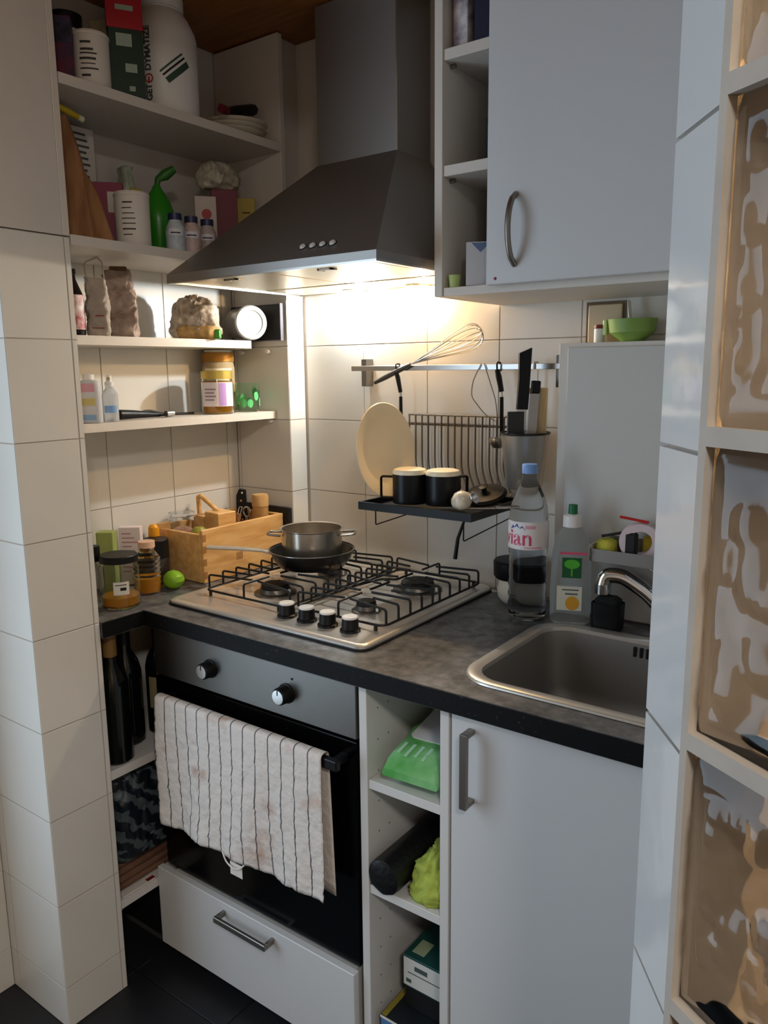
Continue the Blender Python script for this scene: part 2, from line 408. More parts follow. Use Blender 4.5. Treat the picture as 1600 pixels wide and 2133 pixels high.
# glazed strip tiles on the end of the partition
strip_m = M('tile_strip_glaze', '#d0cecb', 0.08, bump=0.05, bscale=14)
for k in range(12):
    z0, z1 = -0.02+0.2*k+0.0015, 0.18+0.2*k-0.0015
    z0 = max(z0, 0.0)
    v, f = prismgeo([(B.x, B.y), (G.x, G.y), (G.x+nb.x*0.0052, G.y+nb.y*0.0052), (B.x+nb.x*0.0052, B.y+nb.y*0.0052)], z0, z1)
    mk('tile', v, f, strip_m, par)
ZM = 0.991
gw = struct(bpy.data.objects.new('wall_glass_blocks', None)); COL.objects.link(gw); gw.location = (G.x, G.y, 0)
ang2 = math.atan2(d2.y, d2.x); gw.rotation_euler = (0, 0, ang2)     # local x along the wall, local y towards the bathroom
J = 0.012
XS = [0.0, 0.012]
mp = []
Z0 = ZM-0.2*4
mp.append(boxgeo(0.0, 0.006, 0.0, 0.075, 0, 2.45))
NC = 2
for c in range(NC):
    mp.append(boxgeo(0.006+0.188*(c+1)+J*c, 0.006+0.188*(c+1)+J*(c+1), 0.0, 0.075, 0, 2.45))
    for k in range(12):
        zc = ZM-0.2*4+0.2*k
        mp.append(boxgeo(0.006+(0.188+J)*c, 0.006+(0.188+J)*c+0.188, 0.0, 0.075, zc-J/2, zc+J/2))
    mp.append(boxgeo(0.006+(0.188+J)*c, 0.006+(0.188+J)*c+0.188, 0.0, 0.075, 0, ZM-0.8-J/2))
mk('mortar_grid', *merge(mp), mortar, gw)
gb_glass = M('block_glass', '#f0e8db', 0.11, trans=1.0, ior=1.36)
def glassblock(kind, seed):
    N = 64; s = 0.188; V = []; F = []
    rnd = random.Random(seed)
    bub = [(rnd.uniform(0.02, s-0.02), rnd.uniform(0.02, s-0.02), rnd.uniform(0.008, 0.019), rnd.uniform(0.7, 2.0)) for _ in range(42)]
    def h(x, z):
        e = min(x, s-x, z, s-z)
        edge = 0.006*max(0, 1-e/0.014)
        if e < 0.020: return edge
        if kind == 0:
            return 0.0016*(math.cos(x*2*PI/0.030)+math.cos(z*2*PI/0.040)) + 0.003*noise.noise(Vector((x*40+seed, z*40, 0)))
        v = 0.0
        for bx, bz, r, st in bub:
            d = math.hypot(x-bx, (z-bz)/st)
            if d < r: v = max(v, 0.0045*math.cos(d/r*PI/2)**0.8)
        return -v+0.0012*noise.noise(Vector((x*60+seed, z*60, 0)))
    for side_ in (0, 1):
        for i in range(N+1):
            for j in range(N+1):
                x, z = s*i/N, s*j/N
                y = (0.0015+h(x, z)) if side_ == 0 else 0.069-h(s-x, z)
                V.append(Vector((x, y, z)))
    W = N+1; Q = W*W
    for i in range(N):
        for j in range(N):
            a = i*W+j; F.append([a, a+1, a+W+1, a+W]); F.append([Q+a, Q+a+W, Q+a+W+1, Q+a+1])
    for i in range(N):
        F.append([i*W, (i+1)*W, Q+(i+1)*W, Q+i*W]); F.append([i*W+N, Q+i*W+N, Q+(i+1)*W+N, (i+1)*W+N])
        F.append([i, Q+i, Q+i+1, i+1]); F.append([N*W+i, N*W+i+1, Q+N*W+i+1, Q+N*W+i])
    return V, F
for c in range(NC):
    for k in range(3, 9):
        zc = Z0+0.2*k
        kind = 0 if zc > 1.3 else 1
        v, f = glassblock(kind, 3*k+7*c)
        g = mk('glass_block', v, f, gb_glass, gw, (0.006+(0.188+J)*c, 0.0, zc+J/2), True, False, 60)
# warm light added unseen behind the partition to brighten the glass blocks
bl = bpy.data.lights.new('glass_fill_light', 'POINT'); bl.energy = 30; bl.color = (1.0, 0.82, 0.6); bl.shadow_soft_size = 0.1
blo = bpy.data.objects.new('glass_fill_light', bl); COL.objects.link(blo); blo.location = (0.8, 0.5, 2.2)

# ------------------------------------------------------------------ worktop, sink
def cells(xs, ys, occ, z0, z1):
    V = []; F = []; idx = {}
    def vi(x, y, z):
        k = (x, y, z)
        if k not in idx: idx[k] = len(V); V.append(Vector(k))
        return idx[k]
    nx, ny = len(xs)-1, len(ys)-1
    def on(i, j): return 0 <= i < nx and 0 <= j < ny and occ(i, j)
    for i in range(nx):
        for j in range(ny):
            if not on(i, j): continue
            x0, x1, y0, y1 = xs[i], xs[i+1], ys[j], ys[j+1]
            F.append([vi(x0,y0,z1), vi(x1,y0,z1), vi(x1,y1,z1), vi(x0,y1,z1)]); F.append([vi(x0,y0,z0), vi(x0,y1,z0), vi(x1,y1,z0), vi(x1,y0,z0)])
            if not on(i-1, j): F.append([vi(x0,y0,z0), vi(x0,y0,z1), vi(x0,y1,z1), vi(x0,y1,z0)])
            if not on(i+1, j): F.append([vi(x1,y0,z0), vi(x1,y1,z0), vi(x1,y1,z1), vi(x1,y0,z1)])
            if not on(i, j-1): F.append([vi(x0,y0,z0), vi(x1,y0,z0), vi(x1,y0,z1), vi(x0,y0,z1)])
            if not on(i, j+1): F.append([vi(x0,y1,z0), vi(x0,y1,z1), vi(x1,y1,z1), vi(x1,y1,z0)])
    return V, F
SKX0, SKX1, SKY0, SKY1 = -0.676, -0.225, 1.118, 1.512
ins = 0.022
xs = [NX+0.001, -1.46, SX+0.001, SKX0+ins, SKX1-ins, -0.088]; xs = sorted(xs)
ys = [PY1+0.003, 1.066, SKY0+ins, SKY1-ins, NY-0.001, WY-0.001]
def occ(i, j):
    xm = (xs[i]+xs[i+1])/2; ym = (ys[j]+ys[j+1])/2
    if xm < SX+0.001 and ym > NY-0.001: return False
    if ym < 1.066 and xm > -1.46: return False
    if SKX0+ins < xm < SKX1-ins and SKY0+ins < ym < SKY1-ins: return False
    return True
wt = mk('worktop', *cells(xs, ys, occ, 0.862, CT), worktop_m)
tag(wt, 'dark speckled laminate worktop running under the hob and around the sink', 'worktop')
# black laminated front edge strip, slightly proud
eb = box('edge_strip', -1.4585, -0.088, 1.0635, 1.0659, 0.864, 0.8985, M('edge_black', '#0c0c0d', 0.6, col2='#3a3a3c', vscale=160, vlo=0.64, vhi=0.72, spec=0.2), wt, wpos=True)
box('edge_strip', -1.4599, -1.4580, PY1+0.003, 1.0634, 0.864, 0.8985, MATS['edge_black'], wt, wpos=True)
up = tag(box('splash_upstand', -1.69, SX-0.003, NY-0.014, NY-0.001, CT+0.001, 1.055, black_mat, bev=0.002), 'short black upstand strip in the niche corner behind the wooden crate', 'upstand')

cx, cy = (SKX0+SKX1)/2, (SKY0+SKY1)/2; hx, hy = (SKX1-SKX0)/2, (SKY1-SKY0)/2
sk = T('kitchen_sink', 'single bowl stainless steel sink set into the dark worktop', 'sink', (cx, cy, CT))
def L(dx, r, z): return [(x, y, z) for x, y in rrect(hx-dx, hy-dx, r, 7)]
rim = [L(0.0, 0.075, 0.0008), L(0.001, 0.075, 0.004), L(0.004, 0.072, 0.0055), L(0.020, 0.060, 0.0055), L(0.0255, 0.057, 0.0035), L(0.0265, 0.056, -0.004)]
mk('rim', *loopsgeo(rim, False, False), M('sink_rim_steel', '#d6d0c6', 0.3, 0.7), sk, smooth=True, angle=60)
bowl = [L(0.0265, 0.056, -0.004), L(0.030, 0.055, -0.03), L(0.036, 0.055, -0.12), L(0.042, 0.055, -0.150), L(0.058, 0.055, -0.164), L(0.085, 0.05, -0.168), L(0.14, 0.03, -0.170)]
mk('bowl', *loopsgeo(bowl, False, True), M('sink_bowl_steel', '#8f8b86', 0.42, 0.55), sk, smooth=True, angle=60)
dr = lathe('drain', [(0.0, -0.1685), (0.03, -0.1685), (0.036, -0.167), (0.04, -0.1675), (0.042, -0.1695)], chrome, sk)
for i in range(5):
    xo = -0.020+0.0125*i
    box('overflow_slot', xo-0.003, xo+0.003, hy-0.0325, hy-0.027, -0.030, -0.010, black_mat, sk, bev=0.001)
pl = T('sink_plug', 'round black rubber plug lying in the left of the sink', 'plug', (-0.575, 1.385, CT-0.1645))
lathe('stopper', [(0, 0.0), (0.04, 0.0), (0.044, 0.006), (0.044, 0.014), (0.03, 0.02), (0.0, 0.022)], black_pl, pl)
tube('ring', [(0.012*math.cos(a), 0.004, 0.03+0.012*math.sin(a)) for a in [2*PI*i/12 for i in range(12)]], 0.002, chrome, pl, closed=True)

# tap
tp = T('kitchen_tap', 'chrome mixer tap with a low swan spout behind the sink', 'tap', (-0.440, 1.567, CT))
lathe('base', [(0, 0), (0.028, 0), (0.028, 0.006), (0.023, 0.012), (0.023, 0.085), (0.019, 0.095), (0, 0.097)], chrome, tp)
tube('spout', bent([(0, -0.004, 0.045), (-0.035, -0.010, 0.082), (-0.085, -0.018, 0.112), (-0.118, -0.024, 0.110), (-0.122, -0.026, 0.088)], 4, 0.45), 0.0165, chrome, tp, seg=14)
tube('aerator', [(-0.122, -0.026, 0.092), (-0.122, -0.026, 0.072)], 0.0175, chrome, tp, seg=14)
tube('lever', bent([(0, 0, 0.095), (0.0, -0.004, 0.122), (-0.030, -0.016, 0.140)], 3), [0.012]*4+[0.009]*3 if False else 0.009, chrome, tp, seg=10, flat=(1.3, 0.6))
sc = T('scrub_pot', 'black plastic scouring pad holder under the tap spout', 'holder', (-0.548, 1.536, CT))
v, f = loopsgeo([[(x, y, 0.0) for x, y in rrect(0.03, 0.022, 0.012)], [(x, y, 0.055) for x, y in rrect(0.031, 0.024, 0.012)], [(x*0.93, y*0.93, 0.056) for x, y in rrect(0.031, 0.024, 0.012)], [(x*0.9, y*0.9, 0.02) for x, y in rrect(0.031, 0.024, 0.012)]])
mk('cup', v, f, black_pl, sc, smooth=True, angle=40)
v, f = crumple(loopsgeo([[(x, y, 0.03) for x, y in rrect(0.025, 0.018, 0.008)], [(x, y, 0.062) for x, y in rrect(0.025, 0.018, 0.008)], [(x*0.7, y*0.7, 0.068) for x, y in rrect(0.025, 0.018, 0.008)]]), 0.002, 80)
mk('pad', v, f, M('scouring_pad', '#1a1c1b', 0.95, bump=0.5, bscale=400), sc)

# ------------------------------------------------------------------ base units
ov = T('built_in_oven', 'black glass built-in oven with steel control panel and two knobs', 'oven', (-1.158, 1.085, 0.25))
box('body', -1.452, -0.866, 1.108, 1.62, 0.252, 0.856, M('oven_body', '#1a1a1b', 0.5), ov, wpos=True)
cp = box('control_panel', -1.4555, -0.8605, 1.083, 1.107, 0.744, 0.854, M('panel_steel', '#77746f', 0.42, 1.0, bump=0.03, bscale=40, stretch=(1, 30, 30)), ov, bev=0.0015, wpos=True)
for kx, kz in ((-1.262, 0.798), (-1.037, 0.796)):
    k = lathe('control_knob', [(0, 0.0), (0.021, 0.0), (0.021, 0.003), (0.0185, 0.004), (0.0175, 0.024), (0.016, 0.026), (0.0, 0.026)], black_pl, ov, seg=24)
    k.rotation_euler = (PI/2, 0, 0); k.location = Vector((kx, 1.083, kz))-ov.location
    c = lathe('knob_cap', [(0, 0.0262), (0.0145, 0.0262), (0.0145, 0.0275), (0.0, 0.028)], steel, k, seg=24)
    box('pointer', -0.001, 0.001, 0.004, 0.014, 0.0278, 0.0284, black_mat, k)
box('indicator_lamp', -1.0235, -1.0195, 1.0815, 1.0835, 0.8275, 0.8315, black_pl, cp, wpos=True)
dg_ = box('door_glass', -1.4555, -0.8605, 1.083, 1.107, 0.256, 0.738, black_gloss, ov, bev=0.0015, wpos=True)
hb = box('handle_bar', -1.405, -0.872, 1.036, 1.050, 0.694, 0.716, black_enamel, ov, bev=0.003, seg=2, wpos=True)
for x in (-1.39, -0.888): box('handle_post', x-0.008, x+0.008, 1.048, 1.084, 0.697, 0.713, black_enamel, hb, bev=0.002, wpos=True)
# drawer under the oven
drw = T('oven_drawer', 'white low drawer with square metal handle under the black oven', 'drawer', (-1.165, 1.066, 0.038))
box('drawer_front', -1.474, -0.864, 1.066, 1.083, 0.040, 0.2475, door_white, drw, bev=0.0015, wpos=True)
box('drawer_box', -1.440, -0.88, 1.0835, 1.55, 0.055, 0.235, melamine, drw, wpos=True)
def ubar(pts, w, t, mat, parent, name='handle'):
    v, f = tubegeo(pts, 1.0, 4, False, (w/1.414, t/1.414)); return mk(name, v, f, mat, parent, None, False, True)
def square_handle(parent, p0, p1, out, th, mat, name='handle'):
    # p0, p1 end points on the door face, bar stands off by out towards -y
    (x0, z0), (x1, z1) = p0, p1; y = parent.location.y
    parts = []
    if abs(x1-x0) > abs(z1-z0):
        parts.append(boxgeo(x0, x1, y-out, y-out+th, z0-0.007, z0+0.007, 0.0012))
        for x in (x0, x1-th): parts.append(boxgeo(x, x+th, y-out+th-0.001, y-0.0005, z0-0.0065, z0+0.0065, 0.001))
    else:
        parts.append(boxgeo(x0-0.007, x0+0.007, y-out, y-out+th, z0, z1, 0.0012))
        for z in (z0, z1-th): parts.append(boxgeo(x0-0.0065, x0+0.0065, y-out+th-0.001, y-0.0005, z, z+th, 0.001))
    return mk(name, *merge(parts), mat, parent, None, False, True)
square_handle(drw, (-1.242, 0.224), (-1.082, 0.224), 0.032, 0.008, nickel)
plinth = tag(box('plinth_board', -1.44, -0.09, 1.13, 1.146, 0.001, 0.0375, black_mat), 'black recessed plinth board on the floor under the base units', 'plinth')

# open shelf unit between the oven and the sink cupboard
ou = T('open_base_unit', 'narrow white open base unit with shelves between oven and sink cupboard', 'shelf unit', (-0.755, 1.085, 0.038))
box('side_panel', -0.8535, -0.8355, 1.083, 1.60, 0.04, 0.860, melamine, ou, bev=0.0008, wpos=True)
box('side_panel', -0.6745, -0.6565, 1.083, 1.60, 0.04, 0.860, melamine, ou, bev=0.0008, wpos=True)
for zt in (0.6705, 0.4495): box('shelf', -0.8350, -0.6750, 1.086, 1.585, zt-0.018, zt, melamine, ou, bev=0.0008, wpos=True)
box('shelf', -0.8350, -0.6750, 1.086, 1.585, 0.040, 0.058, melamine, ou, bev=0.0008, wpos=True)
box('back_panel', -0.8350, -0.6750, 1.587, 1.60, 0.04, 0.860, melamine, ou, wpos=True)
hp = []
for yy in (1.118, 1.152):
    for k in range(12):
        z = 0.10+0.064*k
        hp.append(boxgeo(-0.8354, -0.8351, yy-0.0017, yy+0.0017, z-0.0017, z+0.0017))
ph = mk('peg_holes', *merge(hp), M('peg_grey', '#77736d', 0.8), ou, None, False, True); ph['kind'] = 'stuff'

# sink cupboard
su = T('sink_cupboard', 'white sink cupboard with one tall door and square bar handle', 'cupboard', (-0.37, 1.085, 0.038))
box('carcass', -0.655, -0.088, 1.106, 1.60, 0.04, 0.72, melamine, su, wpos=True)
dd = box('door', -0.6525, -0.090, 1.0845, 1.103, 0.042, 0.857, door_white, su, bev=0.0015, wpos=True)
hh = square_handle(su, (-0.612, 0.700), (-0.612, 0.836), 0.032, 0.009, nickel)

# ------------------------------------------------------------------ gas hob
HX0, HX1, HY0, HY1 = -1.4565, -0.8765, 1.1285, 1.652
hob = T('gas_hob', 'stainless steel four burner gas hob with black pan supports', 'hob', ((HX0+HX1)/2, (HY0+HY1)/2, CT))
hw, hd_ = (HX1-HX0)/2, (HY1-HY0)/2
def HL(d, r, z): return [(x, y, z) for x, y in rrect(hw-d, hd_-d, r, 5)]
mk('top_plate', *loopsgeo([HL(0, 0.022, 0.0045), HL(0, 0.022, 0.009), HL(0.004, 0.02, 0.0125), HL(0.012, 0.018, 0.0125), HL(0.03, 0.015, 0.009), HL(0.045, 0.01, 0.009)], True, True), M('hob_steel', '#e6e0d8', 0.28, 0.7, var=0.06, vscale=6, bump=0.01, bscale=60), hob, smooth=True, angle=40)
mk('gasket', *loopsgeo([[(x, y, 0.0003) for x, y in rrect(hw+0.003, hd_+0.003, 0.024, 5)], [(x, y, 0.004) for x, y in rrect(hw+0.003, hd_+0.003, 0.024, 5)]], True, True), black_mat, hob)
hx_, hy_ = hob.location.x, hob.location.y
HZ = 0.009
def burner(x, y, r):
    b = lathe('burner', [(r*1.5, HZ), (r*1.5, HZ+0.003), (r*1.15, HZ+0.005), (r*1.05, HZ+0.014), (r*0.95, HZ+0.015), (0, HZ+0.015)], M('burner_alu', '#6d6862', 0.4, 0.9), hob, (x-hx_, y-hy_, 0), 28)
    lathe('burner_cap', [(0, HZ+0.0152), (r*1.0, HZ+0.0152), (r*1.0, HZ+0.021), (r*0.9, HZ+0.024), (0, HZ+0.0245)], cast, b, None, 28)
    lathe('igniter', [(0.003, HZ), (0.003, HZ+0.016), (0, HZ+0.017)], white_pl, b, (r*1.35, 0.0, 0), 8)
burner(-1.285, 1.315, 0.034); burner(-1.285, 1.53, 0.026); burner(-1.018, 1.325, 0.022); burner(-1.018, 1.53, 0.040)
for kx in (-1.137, -1.080, -1.022, -0.962):
    k = lathe('hob_knob', [(0, 0.0), (0.0215, 0.0), (0.0215, 0.004), (0.018, 0.006), (0.0165, 0.027), (0.0, 0.027)], black_pl, hob, (kx-hx_, 1.197-hy_, HZ+0.0005), 24)
    lathe('knob_cap', [(0, 0.0271), (0.0165, 0.0271), (0.0172, 0.029), (0.0155, 0.0312), (0, 0.0315)], M('knob_cap_steel', '#e6e2dc', 0.4, 0.2), k, None, 24)
    box('skirt_ring', -0.022, 0.022, -0.001, 0.001, 0.0, 0.0045, chrome, k)
def grate(x0, x1, y0, y1, centres):
    g = []; zb, zt = HZ+0.012, HZ+0.045; r = 0.0027
    def add(pts, rr=r, closed=False): g.append(tubegeo([(p[0]-hx_, p[1]-hy_, p[2]) for p in pts], rr, 6, closed))
    frame = [(x, y, zb) for x, y in rrect((x1-x0)/2, (y1-y0)/2, 0.02, 4)]
    add([(x+(x0+x1)/2, y+(y0+y1)/2, z) for x, y, z in frame], r, True)
    for cx_, cy_, rb in centres:
        for s, xe in ((1, x0), (-1, x1)):
            for dy in (-0.088, -0.044, 0.0, 0.044, 0.088):
                xi = cx_-s*(rb if dy == 0 else 0.045 if abs(dy) < 0.05 else rb*0.5)
                add(bent([(xe, cy_+dy, zb), (xe, cy_+dy, zt), (xi, cy_+dy*0.75, zt)], 3, 0.22))
    ym = (y0+y1)/2
    for cx_, cy_, rb in centres:
        if abs(cy_-y0) < abs(cy_-y1): ya, s = y0, 1
        else: ya, s = y1, -1
        add(bent([(cx_, ya, zb), (cx_, ya, zt), (cx_, cy_-s*rb, zt)], 3, 0.22))
        add(bent([(x0, ym, zb), (cx_-0.03, ym, zt), (cx_, ym-s*0.012, zt), (cx_, cy_+s*rb, zt)], 3, 0.25))
    for x, y in ((x0+0.02, y0), (x1-0.02, y0), (x0+0.02, y1), (x1-0.02, y1)): add([(x, y, HZ), (x, y, zb)], 0.004)
    mk('pan_support', *merge(g), cast, hob, None, True, False, 50)
grate(-1.418, -1.156, 1.212, 1.630, ((-1.285, 1.315, 0.02), (-1.285, 1.53, 0.016)))
grate(-1.140, -0.900, 1.228, 1.630, ((-1.018, 1.325, 0.016), (-1.018, 1.53, 0.022)))

# ------------------------------------------------------------------ extractor hood
hd0 = T('extractor_hood', 'dark steel pyramid extractor hood with tall chimney over the hob', 'hood', (-1.195, 1.44, 1.632))
X0, X1, Y0, Y1 = -1.488, -0.893, 1.208, 1.668
cX0, cX1, cY0 = -1.304, -1.070, 1.53
zb, zl, zt = 1.636, 1.652, 1.918
V = [(X0,Y0,zb),(X1,Y0,zb),(X1,Y1,zb),(X0,Y1,zb),(X0,Y0,zl),(X1,Y0,zl),(X1,Y1,zl),(X0,Y1,zl),(cX0,cY0,zt),(cX1,cY0,zt),(cX1,Y1,zt),(cX0,Y1,zt)]
Fc = [[0,1,5,4],[1,2,6,5],[2,3,7,6],[3,0,4,7],[4,5,9,8],[5,6,10,9],[6,7,11,10],[7,4,8,11],[8,9,10,11]]
hc = mk('canopy', V, Fc, hood_steel, hd0, None, False, True)
mk('chimney', *boxgeo(cX0+0.0005, cX1-0.0005, cY0+0.0005, Y1, zt-0.012, 2.268, 0.002), hood_steel, hd0, None, False, True)
# underside: rim, two grease filters, lamp strip
mk('rim_lip', *merge([boxgeo(X0, X1, Y0, Y0+0.012, zb-0.004, zb), boxgeo(X0, X1, Y1-0.02, Y1, zb-0.004, zb), boxgeo(X0, X0+0.012, Y0+0.012, Y1-0.02, zb-0.004, zb), boxgeo(X1-0.012, X1, Y0+0.012, Y1-0.02, zb-0.004, zb)]), M('hood_lip', '#b9b4ac', 0.3, 0.9), hd0, None, False, True)
mk('underside', *boxgeo(X0+0.012, X1-0.012, Y0+0.012, Y1-0.02, zb+0.004, zb+0.008), hood_under, hd0, None, False, True)
for xa, xb in ((-1.46, -1.195), (-1.188, -0.922)):
    fgo = mk('grease_filter', *boxgeo(xa, xb, Y0+0.03, 1.49, zb-0.001, zb+0.0035, 0.001), hood_under, hd0, None, False, True)
    mk('filter_latch', *merge([boxgeo((xa+xb)/2-0.018, (xa+xb)/2+0.018, Y0+0.042, Y0+0.052, zb-0.004, zb-0.0012), boxgeo((xa+xb)/2-0.018, (xa+xb)/2-0.014, Y0+0.042, Y0+0.062, zb-0.004, zb-0.0012), boxgeo((xa+xb)/2+0.014, (xa+xb)/2+0.018, Y0+0.042, Y0+0.062, zb-0.004, zb-0.0012)]), nickel, fgo, None, False, True)
mk('lamp_panel', *boxgeo(X0+0.03, X1-0.03, 1.50, 1.64, zb-0.002, zb+0.0035, 0.001), hood_under, hd0, None, False, True)
for i in range(4):
    t = (1.252-Y0)/(cY0-Y0)
    bx = -1.100+0.026*i; by = 1.240; bz = zl+(by-Y0)/(cY0-Y0)*(zt-zl)
    b = lathe('push_button', [(0.0075, -0.002), (0.0075, 0.002), (0.0055, 0.002), (0.0055, 0.005), (0.0, 0.0055)], M('button_white', '#d6d3cf', 0.3), hd0, Vector((bx, by, bz))-hd0.location, 16)
    b.rotation_euler = (math.atan2(cY0-Y0, 0)-math.atan2(zt-zl, cY0-Y0)+0.0, 0, 0)
    b.rotation_euler = (math.radians(90)-math.atan2(cY0-Y0, zt-zl)+0.0, 0, 0)
    b.rotation_euler = (PI/2-math.atan2(cY0-Y0, zt-zl)*1.0+0.0, 0, 0)
    r_ = lathe('button_bezel', [(0.0092, 0.0), (0.0092, 0.0015), (0.0076, 0.0015)], black_pl, b, None, 16)
LAMPS = ((-1.278, 1.632, '#f2f6ff', (0.88, 0.96, 1.0), 7.2), (-1.083, 1.632, '#ffc873', (1.0, 0.66, 0.30), 4.6))
for lx, ly, hexc, rgb, p in LAMPS:
    lp = lathe('hood_lamp', [(0.034, 0.0), (0.034, -0.004), (0.028, -0.005), (0.028, -0.002)], chrome, hd0, Vector((lx, ly, zb-0.002))-hd0.location, 28)
    lathe('lamp_glass', [(0, -0.0028), (0.0275, -0.0028), (0.0275, -0.0022)], M('lamp_emit_'+hexc[1:], hexc, 0.4, emit=rgb+(1,), estr=12.0), lp, None, 24)
    pl_ = bpy.data.lights.new('hood_lamp_light', 'POINT'); pl_.energy = p; pl_.color = rgb; pl_.shadow_soft_size = 0.009
    plo = bpy.data.objects.new('hood_lamp_light', pl_); COL.objects.link(plo); plo.location = (lx, ly+0.025, zb-0.026)

# ------------------------------------------------------------------ upper cabinet on the right
uc = T('wall_cabinet', 'white wall cabinet with open compartments and one large door above the worktop', 'cabinet', (-0.48, 1.38, 1.576))
CY = 1.398
box('side_panel', -0.876, -0.858, 1.38, 1.669, 1.577, 2.262, melamine_warm, uc, bev=0.0008, wpos=True)
box('bottom_panel', -0.857, -0.09, 1.384, 1.669, 1.577, 1.594, melamine_warm, uc, bev=0.0008, wpos=True)
box('top_panel', -0.857, -0.09, 1.384, 1.669, 2.245, 2.262, melamine, uc, wpos=True)
box('side_panel', -0.107, -0.09, 1.384, 1.669, 1.5945, 2.244, melamine, uc, wpos=True)
box('divider_panel', -0.745, -0.728, 1.384, 1.66, 1.5945, 2.244, melamine, uc, wpos=True)
box('back_panel', -0.857, -0.108, 1.661, 1.669, 1.5945, 2.244, melamine, uc, wpos=True)
for zt_ in (1.824, 2.033):
    s = box('shelf', -0.8575, -0.7455, 1.384, 1.660, zt_-0.02, zt_, melamine_warm, uc, bev=0.0008, wpos=True)
    tube('shelf_pin', [(-0.8578, 1.41, zt_-0.0245), (-0.846, 1.41, zt_-0.0245)], 0.004, nickel, s, wpos=True)
ud = box('door', -0.748, -0.092, 1.360, 1.379, 1.590, 2.255, door_white, uc, bev=0.0015, wpos=True)
pts = []
for i in range(13):
    t = i/12; a = (t-0.5)*2
    pts.append((-0.688, 1.3595-0.030*(1-a*a)**0.6, 1.622+0.124*t))
tube('bow_handle', pts, 0.0055, nickel, uc, seg=10, wpos=True, flat=(1.0, 1.0))
lathe('red_dot', [(0, 0), (0.003, 0), (0.0025, 0.0015), (0, 0.002)], M('red_mark', '#8f1230', 0.4), ud, Vector((-0.728, 1.360, 1.6005))-uc.location, 12).rotation_euler = (PI/2, 0, 0)

# white boxed-in cover behind the sink
bc = T('boxing_cover', 'plain white boxing cover standing on the worktop behind the sink', 'cover', (-0.40, 1.60, CT))
box('frame', -0.7005, -0.20, 1.602, 1.668, CT+0.0008, 1.4855, melamine_warm, bc, bev=0.001, wpos=True)
box('panel', -0.679, -0.21, 1.5965, 1.6018, CT+0.004, 1.4755, M('cover_panel', '#c9c6c0', 0.4), bc, bev=0.001, wpos=True)

# ------------------------------------------------------------------ shelves in the niche
def niche_shelf(name, label, zt, xf, y0, y1, cut=0.0, th=0.02, mat=melamine_warm):
    poly = [(NX+0.002, y0), (xf, y0), (xf, y1-cut), (xf-cut, y1), (NX+0.002, y1)] if cut else [(NX+0.002, y0), (xf, y0), (xf, y1), (NX+0.002, y1)]
    o = T(name, label, 'shelf', ((NX+xf)/2, (y0+y1)/2, zt-th))
    mk('board', *prismgeo(poly, zt-th, zt), mat, o, None, False, True)
    return o
ep = tag(box('shelf_end_panel', NX+0.003, PX, 1.574, 1.590, 1.720, 2.265, melamine_warm, bev=0.0008), 'white upright end panel of the upper shelves beside the chimney', 'panel')
s1 = niche_shelf('wall_shelf', 'highest white shelf in the left niche holding the big white tub', 2.005, PX+0.001, PY1+0.002, 1.573)
s2 = niche_shelf('wall_shelf', 'second white niche shelf from the top with wooden boards and a green bottle', 1.706, PX+0.001, PY1+0.002, NY-0.002)
s3 = niche_shelf('wall_shelf', 'white niche shelf with paper bags, its far corner cut off beneath the hood', 1.514, -1.540, PY1+0.002, NY-0.002, 0.085)
s4 = niche_shelf('wall_shelf', 'lowest white shelf above the worktop holding the honey jar', 1.324, -1.540, PY1+0.002, NY-0.002)
for s, zt_ in ((s3, 1.514), (s4, 1.324)):
    tube('shelf_pin', [(-1.556, NY-0.0005, zt_-0.027), (-1.556, NY-0.014, zt_-0.027)], 0.006, white_pl, s, wpos=True)
    tube('shelf_pin', [(-1.66, NY-0.0005, zt_-0.027), (-1.66, NY-0.014, zt_-0.027)], 0.006, white_pl, s, wpos=True)
nl1 = niche_shelf('lower_shelf', 'white shelf under the worktop corner carrying dark wine bottles', 0.548, PX-0.004, PY1+0.002, 1.60, th=0.022, mat=melamine)
nl2 = niche_shelf('lower_shelf', 'lowest white shelf under the worktop corner beside the oven drawer', 0.214, PX-0.014, PY1+0.002, 1.60, th=0.022, mat=melamine)
box('kick_back', NX+0.004, PX-0.03, 1.11, 1.125, 0.001, 0.19, black_mat, nl2, wpos=True)

